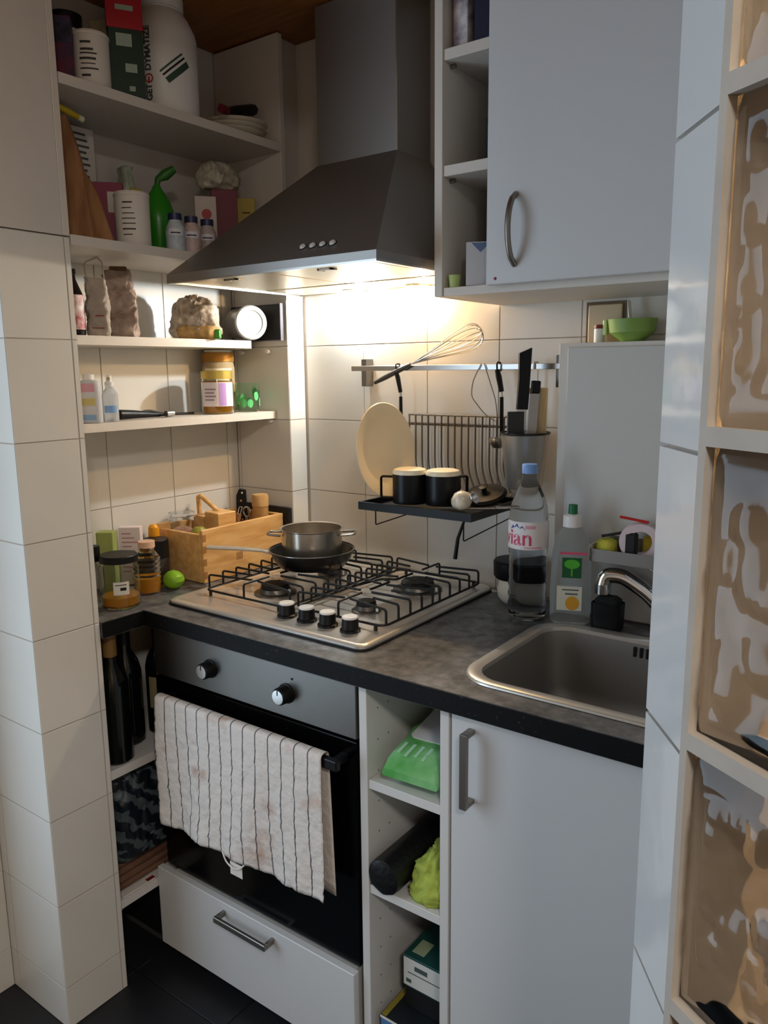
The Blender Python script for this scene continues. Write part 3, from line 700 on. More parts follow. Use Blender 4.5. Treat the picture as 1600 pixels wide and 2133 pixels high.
# ------------------------------------------------------------------ tea towel on the oven handle
def towel():
    o = T('tea_towel', 'white tea towel with thin dark stripes hanging over the oven handle', 'towel', (-1.15, 1.043, 0.41))
    xa, xb = -1.397, -0.905; nu, nv = 70, 64
    # profile: back flap up, over the bar, down the front
    prof = []
    for i in range(14): prof.append((1.0545, 0.44+(0.714-0.44)*i/13))
    for i in range(1, 8):
        a = PI*i/8; prof.append((1.043+0.0112*math.cos(a), 0.7165+0.006*math.sin(a)))
    for i in range(43): prof.append((1.0312, 0.714-(0.714-0.405)*i/42))
    V = []; UV = []; nP = len(prof)
    for j, (y, z) in enumerate(prof):
        t = max(0, (j-20)/(nP-21)); tb = max(0, (13-j)/13)
        for i in range(nu+1):
            u = i/nu; x = xa+(xb-xa)*u
            fold = 0.003*noise.noise(Vector((u*26, t*20, 3)))*min(1, t*4)+0.0022*noise.noise(Vector((u*50, t*40, 7)))*min(1, t*4)+0.0045*math.sin(u*23+1.3*t)*t+0.006*math.sin(u*9+2+t*2)*t+0.0035*noise.noise(Vector((u*11, t*7, 1)))*t
            yy = y-abs(0.008*t)-fold*1.0 if j > 20 else y+0.002*math.sin(u*17)*tb
            zz = z
            if j > 20:
                zz = 0.714-(0.714-z)*(0.968+0.008*math.sin(u*9+0.5)-0.008*u)
                x += (0.000*t*(u-0.2)-0.004*math.sin(t*5+u*7)*t)
            elif j <= 13:
                x += 0.012*tb*(1 if u > 0.5 else 0.3)*u; zz = z-0.02*tb*u
            V.append(Vector((x, min(yy, 1.0565), zz))); UV.append((u, j/nP))
    F = []
    for j in range(nP-1):
        for i in range(nu):
            a = j*(nu+1)+i; F.append([a, a+1, a+nu+2, a+nu+1])
    c = mk('cloth', V, F, towel_m, o, None, True, True)
    uvl = c.data.uv_layers.new(name='UVMap')
    for p in c.data.polygons:
        for li in p.loop_indices: uvl.data[li].uv = UV[c.data.loops[li].vertex_index]
    s = c.modifiers.new('thickness', 'SOLIDIFY'); s.thickness = 0.0012; s.offset = 0
    loop = [(-1.182, 1.020, 0.425), (-1.168, 1.016, 0.408), (-1.145, 1.014, 0.401), (-1.125, 1.016, 0.406), (-1.115, 1.02, 0.418)]
    tube('hanging_loop', bent(loop, 3, 0.4), 0.0018, white_paper, o, wpos=True)
    v, f = boxgeo(-1.158, -1.122, 1.019, 1.0195, 0.382, 0.412)
    mk('care_tag', v, f, white_paper, o, None, False, True)
towel()

# ------------------------------------------------------------------ pan and pot on the hob
ZG = CT+HZ+0.045+0.0028
pan = T('frying_pan', 'black non-stick frying pan with long steel handle on the rear left burner', 'pan', (-1.262, 1.425, ZG))
lathe('body', [(0, 0.0), (0.075, 0.0), (0.082, 0.003), (0.096, 0.022), (0.104, 0.042), (0.106, 0.043), (0.1015, 0.041), (0.093, 0.022), (0.078, 0.005), (0, 0.004)], M('nonstick', '#0c0d10', 0.28), pan, None, 48)
lathe('rim', [(0.1045, 0.0432), (0.1068, 0.0432), (0.1068, 0.0448), (0.1045, 0.0448), (0.1045, 0.0432)], steel, pan, None, 48)
ha = Vector((-0.875, -0.485, 0)).normalized()
tube('handle', [ha*0.100+Vector((0, 0, 0.030)), ha*0.125+Vector((0, 0, 0.036)), ha*0.19+Vector((0, 0, 0.040)), ha*0.268+Vector((0, 0, 0.042))], [0.009, 0.007, 0.008, 0.0085], M('handle_steel', '#d9d4cc', 0.35, 0.6), pan, flat=(1.4, 0.6), seg=10)
pot = T('steel_pot', 'small stainless steel pot with two loop handles sitting in the black frying pan', 'pot', (-1.264, 1.428, ZG+0.0045))
lathe('body', [(0, 0), (0.068, 0), (0.073, 0.004), (0.0745, 0.012), (0.0745, 0.088), (0.0775, 0.0905), (0.0775, 0.092), (0.0735, 0.0905), (0.072, 0.012), (0.066, 0.003), (0, 0.0025)], M('pot_steel', '#bfb6aa', 0.24, 0.92), pot, None, 48)
for s in (-1, 1):
    d = Vector((0.82, 0.57, 0))*s; n = Vector((-d.y, d.x, 0))
    tube('loop_handle', bent([d*0.074+n*0.024+Vector((0, 0, 0.076)), d*0.108+n*0.022+Vector((0, 0, 0.078)), d*0.108-n*0.022+Vector((0, 0, 0.078)), d*0.074-n*0.024+Vector((0, 0, 0.076))], 4, 0.3), 0.003, steel, pot)

# ------------------------------------------------------------------ wooden crate and what stands in it
cr = T('wooden_crate', 'open pale wooden crate full of kitchen utensils in the worktop corner', 'crate', (-1.604, 1.442, CT+0.0008))
cw, cl, chh, ct = 0.0905, 0.148, 0.138, 0.011
wood_in = wood_light
def crp(name, *b): return box(name, *b, wood_light, cr, bev=0.0012)
crp('side_board', cw-ct, cw, -cl, cl, 0, chh); crp('side_board', -cw, -cw+ct, -cl, cl, 0, chh)
front = crp('end_board', -cw+ct+0.0003, cw-ct-0.0003, -cl, -cl+ct, 0, chh-0.012); crp('end_board', -cw+ct+0.0003, cw-ct-0.0003, cl-ct, cl, 0, chh)
crp('bottom_board', -cw+ct+0.0003, cw-ct-0.0003, -cl+ct, cl-ct, 0, 0.008)
box('label_mark', cw, cw+0.0004, -0.035, -0.012, 0.04, 0.06, M('crate_print', '#a9794a', 0.6), cr)
for k, z in enumerate((0.012, 0.045, 0.078, 0.108)): box('finger_joint', cw-0.0005, cw+0.0006, -cl-0.0003, -cl+ct, z, z+0.018, M('wood_end', '#a8743c', 0.6), cr)
def stick(name, label, cat, base, top, r, mat, flat=None):
    o = T(name, label, cat, base); b = Vector(base)
    tube('shaft', [Vector((0, 0, 0)), (Vector(top)-b)*0.5, Vector(top)-b], r, mat, o, flat=flat); return o
cb = CT+0.0095
# cook's knife with riveted black handle
kn = T('kitchen_knife', "knife with black riveted handle standing upright in the wooden crate", 'knife', (-1.640, 1.555, cb))
v, f = prismgeo([(-0.022, 0.0), (0.016, 0.0), (0.016, 0.09), (-0.02, 0.09)], -0.001, 0.001)
R90 = Matrix.Rotation(PI/2, 4, 'X'); RK = Matrix.Rotation(math.radians(35), 4, 'Z')
mk('blade', *xf(xf((v, f), R90), RK), steel, kn)
v, f = prismgeo([(-0.017, 0.09), (0.019, 0.09), (0.014, 0.125), (0.012, 0.19), (-0.006, 0.193), (-0.014, 0.175), (-0.015, 0.13)], -0.008, 0.008)
hk = mk('handle', *xf(xf((v, f), R90), RK), black_pl, kn)
for zz, xx in ((0.105, 0.002), (0.16, -0.001), (0.183, 0.003)):
    rv = lathe('rivet', [(0, 0.0), (0.0035, 0), (0.003, 0.001), (0, 0.0012)], chrome, hk, RK @ Vector((xx, -0.0081, zz)), 10); rv.rotation_euler = (PI/2, 0, math.radians(35))
# pepper mill
pm = T('pepper_mill', 'plain round wooden mill standing at the back of the wooden crate', 'mill', (-1.556, 1.545, cb))
lathe('body', [(0, 0), (0.024, 0), (0.024, 0.02), (0.022, 0.05), (0.022, 0.150), (0.0235, 0.153)], bamboo, pm)
lathe('top', [(0.0235, 0.1535), (0.0235, 0.180), (0.021, 0.186), (0.0, 0.187)], bamboo, pm)
# wooden grater box with loop handle
gr = T('wooden_press', 'pale wooden press with a long slanted handle on top of the crate', 'press', (-1.604, 1.417, cb), math.radians(-8))
box('block', -0.050, -0.012, -0.03, 0.025, 0.075, 0.142, wood_light, gr, bev=0.002)
box('block', -0.004, 0.058, -0.028, 0.030, 0.075, 0.156, wood_light, gr, bev=0.002)
box('foot', -0.05, 0.055, -0.02, 0.02, 0.0, 0.075, wood_light, gr, bev=0.002)
tube('handle', bent([(-0.062, -0.005, 0.10), (-0.066, -0.005, 0.185), (-0.055, -0.004, 0.19), (0.030, 0.0, 0.150)], 3, 0.2), 0.0065, wood_light, gr)
# metal utensils
ut = T('slotted_spoon', 'steel slotted spoon standing in the crate left of the black knife', 'spoon', (-1.655, 1.50, cb))
tube('stem', [(0, 0, 0), (0.004, 0, 0.10)], 0.003, steel, ut)
v, f = lathegeo([(0, 0), (0.014, 0.004), (0.02, 0.012), (0.0, 0.006)], 20)
mk('bowl', *xf((v, f), Matrix.Translation((0.004, 0, 0.118)) @ Matrix.Rotation(math.radians(70), 4, 'X') @ Matrix.Diagonal((0.9, 1.3, 0.6, 1))), steel, ut, smooth=True)
pe = T('vegetable_peeler', 'wooden handled peeler leaning inside the crate behind the press', 'peeler', (-1.617, 1.485, cb))
tube('handle', [(0, 0, 0), (0.016, 0.02, 0.132)], [0.006, 0.0075], wood_board, pe)
tube('blade_frame', bent([(0.013, 0.016, 0.125), (0.012, 0.026, 0.15), (0.024, 0.026, 0.152), (0.021, 0.02, 0.13)], 3, 0.3), 0.0016, steel, pe)
wi = T('corkscrew', 'steel winged corkscrew standing in the crate beside the mill', 'corkscrew', (-1.600, 1.535, cb))
tube('body', [(0, 0, 0.02), (0, 0, 0.118)], 0.006, steel, wi)
tube('ring_grip', [(0.014*math.cos(a), 0, 0.133+0.014*math.sin(a)) for a in [2*PI*i/16 for i in range(16)]], 0.003, steel, wi, closed=True)
for s in (-1, 1): tube('wing', bent([(0, 0, 0.10), (s*0.016, 0, 0.09), (s*0.02, 0, 0.04)], 3), 0.003, steel, wi)
lm = T('lemon_half', 'green citrus fruit lying in the front of the wooden crate', 'fruit', (-1.566, 1.330, cb+0.082))
lathe('fruit', [(0, 0), (0.012, 0.003), (0.021, 0.012), (0.024, 0.024), (0.021, 0.036), (0.012, 0.045), (0.0, 0.047)], M('olive_green', '#8c8a2c', 0.45, bump=0.1, bscale=300), lm)
tin = T('storage_tin', 'round dark tin inside the crate under the citrus fruit', 'tin', (-1.566, 1.335, cb))
lathe('can', [(0, 0), (0.034, 0), (0.035, 0.002), (0.035, 0.079), (0.033, 0.081), (0, 0.0815)], steel_dark, tin)
pg = T('plastic_tub', 'clear plastic tub with pink food inside the crate front', 'tub', (-1.650, 1.345, cb))
lathe('bowl', [(0, 0), (0.026, 0), (0.033, 0.145), (0.0345, 0.147), (0.0345, 0.149), (0.0315, 0.147), (0.025, 0.003), (0, 0.003)], pet, pg)
lathe('contents', [(0, 0.0035), (0.0245, 0.0035), (0.0295, 0.11), (0.015, 0.118), (0, 0.119)], M('pink_food', '#d9a58c', 0.6, var=0.2, vscale=60), pg)
lathe('lid', [(0.0, 0.1495), (0.035, 0.1495), (0.035, 0.156), (0.0, 0.157)], pet, pg)

# ------------------------------------------------------------------ jars on the worktop corner
def jar(name, label, loc, r, h, neck, lidh, gmat, lidmat, fill=None, fh=0.0, cat='jar'):
    o = T(name, label, cat, loc)
    hb_ = h-lidh
    lathe('glass', [(0, 0), (r*0.9, 0), (r, 0.006), (r, hb_*0.84), (neck, hb_*0.96), (neck, hb_), (neck-0.002, hb_), (neck-0.002, hb_*0.955), (r-0.0025, hb_*0.83), (r-0.0025, 0.007), (r*0.88, 0.003), (0, 0.003)], gmat, o, None, 36)
    if fill: lathe('contents', [(0, 0.0034), (r*0.875, 0.0034), (r-0.003, 0.008), (r-0.003, fh), (0, fh)], fill, o, None, 36)
    if lidh > 0: lathe('lid', [(0, hb_+0.0005), (neck+0.001, hb_-lidh*0.35), (neck+0.003, hb_-lidh*0.35), (neck+0.003, h-0.002), (neck+0.001, h), (0, h)], lidmat, o, None, 36)
    return o
CZ = CT+0.0008
hj = jar('honey_jar', 'open glass jar with a little amber honey at the worktop edge', (-1.533, 1.060, CZ), 0.045, 0.122, 0.040, 0.012, glass, black_pl, honey, 0.026)
a = toward(-1.533, 1.060)
arc('label', 0.0455, 0.036, 0.066, a-0.35, a+0.42, white_paper, hj, n=10)
mk('printed_text', *merge([arcgeo(0.0457, 0.046, 0.053, a-0.02, a+0.28, 6), arcgeo(0.0457, 0.058, 0.060, a-0.25, a+0.3, 6)]), black_mat, hj, smooth=True)
rb = T('ribbed_bottle', 'clear ribbed glass bottle with amber syrup behind the open honey jar', 'bottle', (-1.572, 1.168, CZ))
pr = [(0, 0), (0.027, 0)]
for i in range(7): pr += [(0.028, 0.006+0.012*i), (0.0315, 0.012+0.012*i)]
pr += [(0.026, 0.094), (0.018, 0.104), (0.018, 0.112), (0.0, 0.1125)]
lathe('glass', pr, glass, rb); lathe('cap', [(0, 0.113), (0.02, 0.113), (0.02, 0.128), (0, 0.129)], M('peach_lid', '#e0b596', 0.4), rb)
lathe('contents', [(0, 0.003), (0.0245, 0.003), (0.0255, 0.036), (0, 0.036)], honey, rb)
dj = jar('spice_jar', 'smoky glass jar with a broad black lid next to the wooden crate', (-1.640, 1.245, CZ), 0.034, 0.112, 0.031, 0.036, M('smoky_glass', '#8d8780', 0.05, trans=0.85, ior=1.3), black_pl, M('grey_spice', '#5e544c', 0.8), 0.05)
li = T('lime', 'green lime lying on the worktop in front of the wooden crate', 'lime', (-1.545, 1.222, CZ+0.0))
lathe('fruit', [(0, 0), (0.012, 0.002), (0.022, 0.010), (0.026, 0.022), (0.023, 0.034), (0.013, 0.043), (0.005, 0.046), (0, 0.048)], M('lime_green', '#7fae22', 0.35, bump=0.12, bscale=250, var=0.12, vscale=30), li, sx=1.12)
gbx = T('green_box', 'small plain olive green box behind the honey jar', 'box', (-1.655, 1.115, CZ))
box('carton', -0.020, 0.020, -0.018, 0.018, 0.0, 0.152, M('olive_card', '#9aa55a', 0.6), gbx, bev=0.001); gbx.rotation_euler = (0, 0, math.radians(38))
wbx = T('printed_box', 'white box with pink and grey print between the green box and crate', 'box', (-1.665, 1.192, CZ))
wbx.rotation_euler = (0, 0, math.radians(38))
box('carton', -0.027, 0.027, -0.012, 0.012, 0.0, 0.150, M('pinkish_card', '#ead9d6', 0.6), wbx, bev=0.001)
mk('printed_text', *merge([boxgeo(-0.02, 0.012+0.008*((i*7) % 3-1), -0.0124, -0.0121, 0.132-0.011*i, 0.1355-0.011*i) for i in range(10)]), M('pink_ink', '#c48d95', 0.7), wbx)
ob = T('orange_bottle', 'small bottle with bright orange cap beside the wooden crate corner', 'bottle', (-1.672, 1.268, CZ))
lathe('body', [(0, 0), (0.014, 0), (0.0145, 0.003), (0.0145, 0.082), (0.011, 0.092), (0.011, 0.098), (0, 0.0985)], M('dark_maroon', '#3f1414', 0.4), ob)
lathe('cap', [(0, 0.099), (0.0135, 0.099), (0.015, 0.105), (0.0135, 0.135), (0.008, 0.142), (0, 0.143)], M('orange_cap', '#e59a17', 0.4), ob)
bb = T('black_capped_bottle', 'clear bottle with black cap half hidden by the tiled pillar', 'bottle', (-1.585, 1.028, CZ))
lathe('glass', [(0, 0), (0.02, 0), (0.0205, 0.003), (0.0205, 0.085), (0.013, 0.098), (0.013, 0.104), (0, 0.1045)], glass, bb)
lathe('cap', [(0, 0.105), (0.0165, 0.105), (0.0165, 0.140), (0, 0.141)], black_pl, bb)

# ------------------------------------------------------------------ rail, whisk and hanging tools
rl = T('utensil_rail', 'thin steel utensil rail fixed to the wall tiles under the hood', 'rail', (-1.0, 1.64, 1.437))
box('bar', -1.292, -0.7015, 1.632, 1.637, 1.4315, 1.4445, steel, rl, bev=0.0008, wpos=True)
for x in (-1.255, -0.715): box('bracket', x-0.008, x+0.008, 1.6372, 1.6692, 1.392, 1.462, steel_dark, rl, bev=0.001, wpos=True)
wk = T('whisk', 'steel balloon whisk lying across the top of the utensil rail', 'whisk', (-1.05, 1.63, 1.446))
W0 = Vector((-1.208, 1.6215, 1.402)); W1 = Vector((-1.10, 1.6245, 1.4465)); W2 = Vector((-0.905, 1.631, 1.518))
dv = (W2-W1).normalized(); nz = Vector((-dv.z, 0, dv.x))
tube('handle', [W0, W0+(W1-W0)*0.3, W0+(W1-W0)*0.8, W1], [0.005, 0.007, 0.0065, 0.005], M('whisk_handle', '#57524c', 0.35, 0.8), wk, wpos=True)
for k in range(6):
    an = PI*k/6; sd = nz*math.cos(an)+Vector((0, 1, 0))*math.sin(an)*0.6; P = []
    Ln = (W2-W1).length
    for i in range(25):
        t = i/24; s = math.sin(PI*t); lon = Ln*(1-abs(2*t-1)**2.2); wd = 0.034*math.sin(2*PI*t)*(0.55+0.45*s)
        P.append(W1+dv*lon+sd*wd)
    tube('wire', P, 0.0009, steel, wk, seg=6, wpos=True)
def hook_tool(name, label, cat, x, parts):
    o = T(name, label, cat, (x, 1.626, 1.30))
    return o
tn = T('spatula', 'black handled spatula hanging from the rail above the white plate', 'spatula', (-1.142, 1.627, 1.25))
tube('hook', bent([(0, 0.014, 0.178), (0, 0.012, 0.198), (0, -0.006, 0.198), (0, -0.004, 0.175)], 3, 0.3), 0.0022, black_pl, tn)
tube('handle', [(0, -0.004, 0.178), (0.004, -0.003, 0.165), (0.010, 0, 0.128)], [0.007, 0.008, 0.0065], black_pl, tn, flat=(1.0, 0.6))
tube('stem', [(0.010, 0, 0.128), (0.0105, 0, 0.118)], 0.003, steel, tn)
tube('lower_handle', [(0.0105, 0, 0.118), (0.011, 0, 0.06), (0.012, 0, 0.02)], [0.0055, 0.0062, 0.0065], black_pl, tn, flat=(1.0, 0.6))
box('blade', -0.012, 0.034, -0.001, 0.001, -0.04, 0.022, black_pl, tn, bev=0.0005)
ld = T('ladle', 'black handled ladle hanging from the rail left of the knives', 'ladle', (-0.860, 1.627, 1.25))
tube('hook', bent([(0, 0.014, 0.178), (0, 0.012, 0.198), (0, -0.006, 0.198), (0, -0.004, 0.175)], 3, 0.3), 0.0022, black_pl, ld)
tube('handle', [(0, -0.004, 0.182), (0.004, -0.003, 0.165), (0.010, 0, 0.132)], [0.007, 0.009, 0.0075], black_pl, ld, flat=(1.0, 0.7))
tube('stem', [(0.010, 0, 0.132), (0.0105, 0, 0.120)], 0.003, steel, ld)
tube('lower_handle', [(0.0105, 0, 0.120), (0.011, 0, 0.08), (0.012, 0, 0.03)], [0.0058, 0.0062, 0.0062], black_pl, ld, flat=(1.0, 0.7))
lathe('cup', [(0.0, -0.02), (0.014, -0.016), (0.022, -0.004), (0.024, 0.006), (0.022, 0.006), (0.013, -0.013), (0, -0.017)], steel, ld, (0.006, -0.004, 0.02), 24)
wl = T('wire_loop_tool', 'thin wire slicer loop hanging from the rail behind the drying rack', 'tool', (-0.905, 1.629, 1.33))
tube('wire', bent([(0.0, 0.0, 0.116), (-0.022, 0, 0.075), (-0.026, 0, 0.04), (0.01, 0, 0.0), (0.045, 0, -0.02), (0.04, 0, 0.03), (0.008, 0, 0.116)], 4, 0.35), 0.0011, M('dark_wire', '#6a5d4e', 0.4, 0.7), wl)

# ------------------------------------------------------------------ drying rack
RX0, RX1, RYF, RZ = -1.098, -0.800, 1.404, 1.118
rk = T('drying_rack', 'black wire drying rack with tray hung on the tiles under the rail', 'dish rack', ((RX0+RX1)/2, 1.53, RZ))
tr = mk('tray', *merge([boxgeo(RX0, RX1, RYF, RYF+0.006, RZ, RZ+0.018), boxgeo(RX0, RX1, 1.640, 1.646, RZ, RZ+0.018), boxgeo(RX0, RX0+0.006, RYF+0.006, 1.640, RZ, RZ+0.018), boxgeo(RX1-0.006, RX1, RYF+0.006, 1.640, RZ, RZ+0.018), boxgeo(RX0+0.006, RX1-0.006, RYF+0.006, 1.640, RZ, RZ+0.003)]), black_pl, rk, None, False, True)
wire = M('rack_wire', '#5e554a', 0.4, 0.5)
NW = 15
for i in range(NW):
    x = -1.128+0.0192*i
    tube('wire', bent([(x, 1.660, 1.322), (x, 1.660, 1.19), (x+0.03, 1.645, 1.140), (x+0.034, 1.625, 1.138)], 3, 0.4), 0.0021, wire, rk, seg=6, wpos=True)
for z in (1.322, 1.298): tube('cross_wire', [(-1.132, 1.6625, z), (-0.855, 1.6625, z)], 0.0023, wire, rk, seg=6, wpos=True)
tube('brace', bent([(RX0+0.035, RYF+0.02, RZ), (RX0+0.035, RYF+0.02, RZ-0.036), (RX0+0.03, 1.655, RZ-0.03)], 3, 0.1), 0.0016, black_enamel, rk, seg=6, wpos=True)
tube('brace', bent([(RX1-0.035, RYF+0.03, RZ), (RX1-0.035, RYF+0.03, RZ-0.05), (RX1-0.03, 1.655, RZ-0.03)], 3, 0.1), 0.0016, black_enamel, rk, seg=6, wpos=True)
tube('prop_leg', bent([(RX1-0.040, RYF+0.03, RZ), (RX1-0.048, RYF+0.032, RZ-0.05), (RX1-0.055, RYF+0.034, RZ-0.088)], 3, 0.2), [0.003]*3+[0.0045]*3, black_pl, rk, seg=8, wpos=True) if False else tube('prop_leg', [(RX1-0.032, RYF+0.03, RZ), (RX1-0.050, RYF+0.032, RZ-0.045), (RX1-0.058, RYF+0.034, RZ-0.092)], [0.003, 0.004, 0.0048], black_pl, rk, seg=8, wpos=True)
# plate standing on edge
pt = T('dinner_plate', 'round cream dinner plate standing on edge in the drying rack', 'plate', (-1.086, 1.478, RZ+0.0185))
v, f = lathegeo([(0, 0.004), (0.068, 0.004), (0.078, 0.010), (0.110, 0.019), (0.1115, 0.0175), (0.080, 0.005), (0.070, 0.0), (0, 0.0)], 56)
mk('dish', *xf((v, f), Matrix.Translation((0, 0, 0.1105)) @ Matrix.Rotation(math.radians(-1), 4, 'Z') @ Matrix.Rotation(math.radians(83), 4, 'Y')), cream, pt, smooth=True, angle=40)
def mug(label, loc, ha, white_h):
    o = T('enamel_mug', label, 'mug', loc)
    lathe('body', [(0.0385, 0.001), (0.039, 0.0), (0.0395, 0.002), (0.0395, 0.066), (0.0375, 0.066), (0.0375, 0.002), (0.0385, 0.001)], black_enamel, o, None, 36)
    lathe('base', [(0.0396, 0.0662), (0.0396, 0.070), (0.036, 0.076), (0.030, 0.078), (0.0, 0.0775)], cream, o, None, 36)
    if ha is not None:
        d = Vector((math.cos(ha), math.sin(ha), 0))
        tube('handle', bent([d*0.039+Vector((0, 0, 0.058)), d*0.068+Vector((0, 0, 0.058)), d*0.068+Vector((0, 0, 0.010)), d*0.039+Vector((0, 0, 0.010))], 4, 0.2), 0.0035, black_enamel, o, flat=(1.4, 0.8))
    return o
mug('black enamel mug upside down beside the plate, its handle pointing at the plate', (-0.990, 1.458, RZ+0.0185), PI+0.35, 0.01)
mug('black enamel mug upside down on the right in the drying rack', (-0.914, 1.478, RZ+0.0185), 1.2, 0.01)
gl = T('egg_cup', 'small shiny cream egg cup lying in front of the right mug', 'egg cup', (-0.838, 1.432, RZ+0.0185))
v, f = crumple(lathegeo([(0, -0.022), (0.014, -0.018), (0.021, -0.006), (0.021, 0.006), (0.014, 0.018), (0, 0.022)], 20), 0.003, 60, 4)
mk('cup', *xf((v, f), Matrix.Translation((0, 0, 0.0215)) @ Matrix.Rotation(1.1, 4, 'Y')), M('pearl', '#d8cbb4', 0.18, var=0.15, vscale=60), gl, smooth=True)
v, f = lathegeo([(0.005, 0.0), (0.008, 0.004), (0.014, 0.012), (0.012, 0.012), (0.004, 0.003)], 18)
mk('foot', *xf((v, f), Matrix.Translation((0.018, 0.004, 0.026)) @ Matrix.Rotation(1.2, 4, 'Y')), chrome, gl, smooth=True)
tk = T('table_knife', 'steel table knife lying across the right edge of the rack tray', 'knife', (-0.80, 1.47, RZ+0.0195))
mk('blade', *xf(boxgeo(-0.06, 0.02, -0.007, 0.007, 0, 0.0016, 0.0005), Matrix.Rotation(math.radians(38), 4, 'Z')), steel, tk)
mk('handle', *xf(boxgeo(0.0205, 0.075, -0.006, 0.006, -0.0005, 0.0045, 0.0012), Matrix.Rotation(math.radians(38), 4, 'Z')), steel, tk)
bt = T('black_lid', 'flat black pan lid leaning at the back of the rack tray', 'dish', (-0.865, 1.583, RZ+0.0035))  # a pan lid with its knob, propped in the tray
mk('disc', *xf(lathegeo([(0, 0), (0.05, 0), (0.052, 0.004), (0.046, 0.010), (0, 0.014)], 32), Matrix.Translation((0, 0, 0.022)) @ Matrix.Rotation(math.radians(20), 4, 'X')), black_pl, bt, smooth=True, angle=40)
mk('knob', *xf(lathegeo([(0.006, 0.012), (0.006, 0.02), (0.012, 0.026), (0.0, 0.03)], 16), Matrix.Translation((0, 0, 0.022)) @ Matrix.Rotation(math.radians(20), 4, 'X')), black_pl, bt, smooth=True, angle=40)

# steel canister on the rail with knives
cn = T('utensil_canister', 'brushed steel canister hanging from the rail with knives standing in it', 'canister', (-0.772, 1.592, 1.170))
lathe('body', [(0, 0), (0.038, 0), (0.040, 0.003), (0.053, 0.118), (0.0545, 0.12), (0.053, 0.121), (0.0515, 0.118), (0.038, 0.005), (0, 0.004)], M('canister_steel', '#b9b2a8', 0.38, 0.75, bump=0.05, bscale=25, stretch=(1, 1, 30)), cn, None, 36)
lathe('rim', [(0.0535, 0.1215), (0.056, 0.122), (0.056, 0.125), (0.0525, 0.125), (0.0525, 0.1215)], black_pl, cn, None, 36)
tube('hook', bent([(0, 0.0535, 0.11), (0, 0.0575, 0.22), (0, 0.057, 0.2775), (0, 0.0365, 0.2765), (0, 0.036, 0.262)], 2, 0.1), 0.002, steel, cn)
def cknife(label, loc, h0, h1, w_, lean, mat=black_pl, bl=True, name='carving_knife', cat='knife', tl=0.0):
    o = T(name, label, cat, loc); m = Matrix.Rotation(lean, 4, 'Y') @ Matrix.Rotation(math.radians(36), 4, 'Z')
    v, f = prismgeo([(-w_*0.5, h0), (w_*0.5, h0), (w_*0.55, (h0+h1)/2), (w_*0.6, h1), (-w_*0.5, h1-tl), (-w_*0.42, (h0+h1)/2)], -0.009, 0.009)
    hk_ = mk('handle', *xf(xf((v, f), R90), m), mat, o)
    if bl: mk('blade', *xf(boxgeo(-w_*0.42, w_*0.42, -0.0008, 0.0008, 0.0, h0), m), steel, o)
    return o
k1 = cknife('large knife with long black handle rising above the steel canister', (-0.776, 1.572, 1.176), 0.170, 0.302, 0.024, 0.03, tl=0.012)
sh = T('knife_sheath', 'dark grey rectangular blade guard standing in the steel canister', 'sheath', (-0.782, 1.565, 1.176))
mk('guard', *xf(boxgeo(-0.018, 0.018, -0.005, 0.005, 0.055, 0.165, 0.001), Matrix.Rotation(math.radians(36), 4, 'Z')), M('sheath_grey', '#2d2b29', 0.5), sh)
k2 = T('fish_slice', 'steel handled tool standing at the right in the canister', 'utensil', (-0.757, 1.577, 1.176))
mk('handle', *xf(boxgeo(-0.011, 0.011, -0.003, 0.003, 0.0, 0.205, 0.001), Matrix.Rotation(0.06, 4, 'Y') @ Matrix.Rotation(math.radians(36), 4, 'Z')), M('grey_steel', '#a9a19a', 0.4, 0.6), k2)
mk('grip_end', *xf(boxgeo(-0.008, 0.012, -0.005, 0.005, 0.2055, 0.232, 0.002), Matrix.Rotation(0.06, 4, 'Y') @ Matrix.Rotation(math.radians(36), 4, 'Z')), black_pl, k2)
bg = T('bamboo_mat', 'rolled straw coloured mat standing in the canister against the white cover', 'mat', (-0.750, 1.606, 1.176))
lathe('roll', [(0, 0), (0.013, 0), (0.020, 0.12), (0.022, 0.215), (0.018, 0.216), (0.016, 0.12), (0.0, 0.1)], M('straw', '#cdb78c', 0.7, col2='#a38b5e', vscale=60, stretch=(1, 1, 0.15)), bg, None, 20)

# ------------------------------------------------------------------ bottles beside the sink
wbt = T('water_bottle', 'clear plastic mineral water bottle with blue cap and pink lettered label', 'bottle', (-0.718, 1.508, CZ))
pr = [(0, 0.006), (0.018, 0.003), (0.030, 0.0), (0.039, 0.006), (0.0415, 0.018)]
for i in range(5): pr += [(0.0418, 0.030+0.022*i), (0.0392, 0.041+0.022*i)]
pr += [(0.0418, 0.142), (0.0405, 0.150), (0.0405, 0.206), (0.0412, 0.212), (0.039, 0.232), (0.031, 0.256), (0.021, 0.278), (0.0145, 0.292), (0.0145, 0.300), (0, 0.300)]
lathe('bottle', [(r_1, z_1*1.05) for r_1, z_1 in pr], pet, wbt, None, 40)
lathe('water', [(0, 0.009), (0.030, 0.0045), (0.0372, 0.009), (0.0372, 0.165), (0, 0.165)], M('water', '#dfe6ee', 0.02, trans=1.0, ior=1.15), wbt, None, 36)
lathe('cap', [(0, 0.3155), (0.0162, 0.3155), (0.0162, 0.333), (0.0148, 0.335), (0, 0.335)], M('cap_blue', '#7ea3dc', 0.4), wbt, None, 24)
a = toward(-0.718, 1.508)
lb = arc('label', 0.0428, 0.158, 0.217, a-1.75, a+1.9, M('label_white', '#efe6e4', 0.45), wbt, n=36)
mk('lettering', *wrap(textgeo('evian', 0.047, 0.0006), 0.0431, a-0.92, 0.182), M('label_pink', '#d84a6d', 0.5), lb, smooth=True)
mt = [(-0.020, 0.0), (-0.013, 0.010), (-0.009, 0.005), (-0.002, 0.014), (0.004, 0.004), (0.010, 0.009), (0.018, 0.0)]
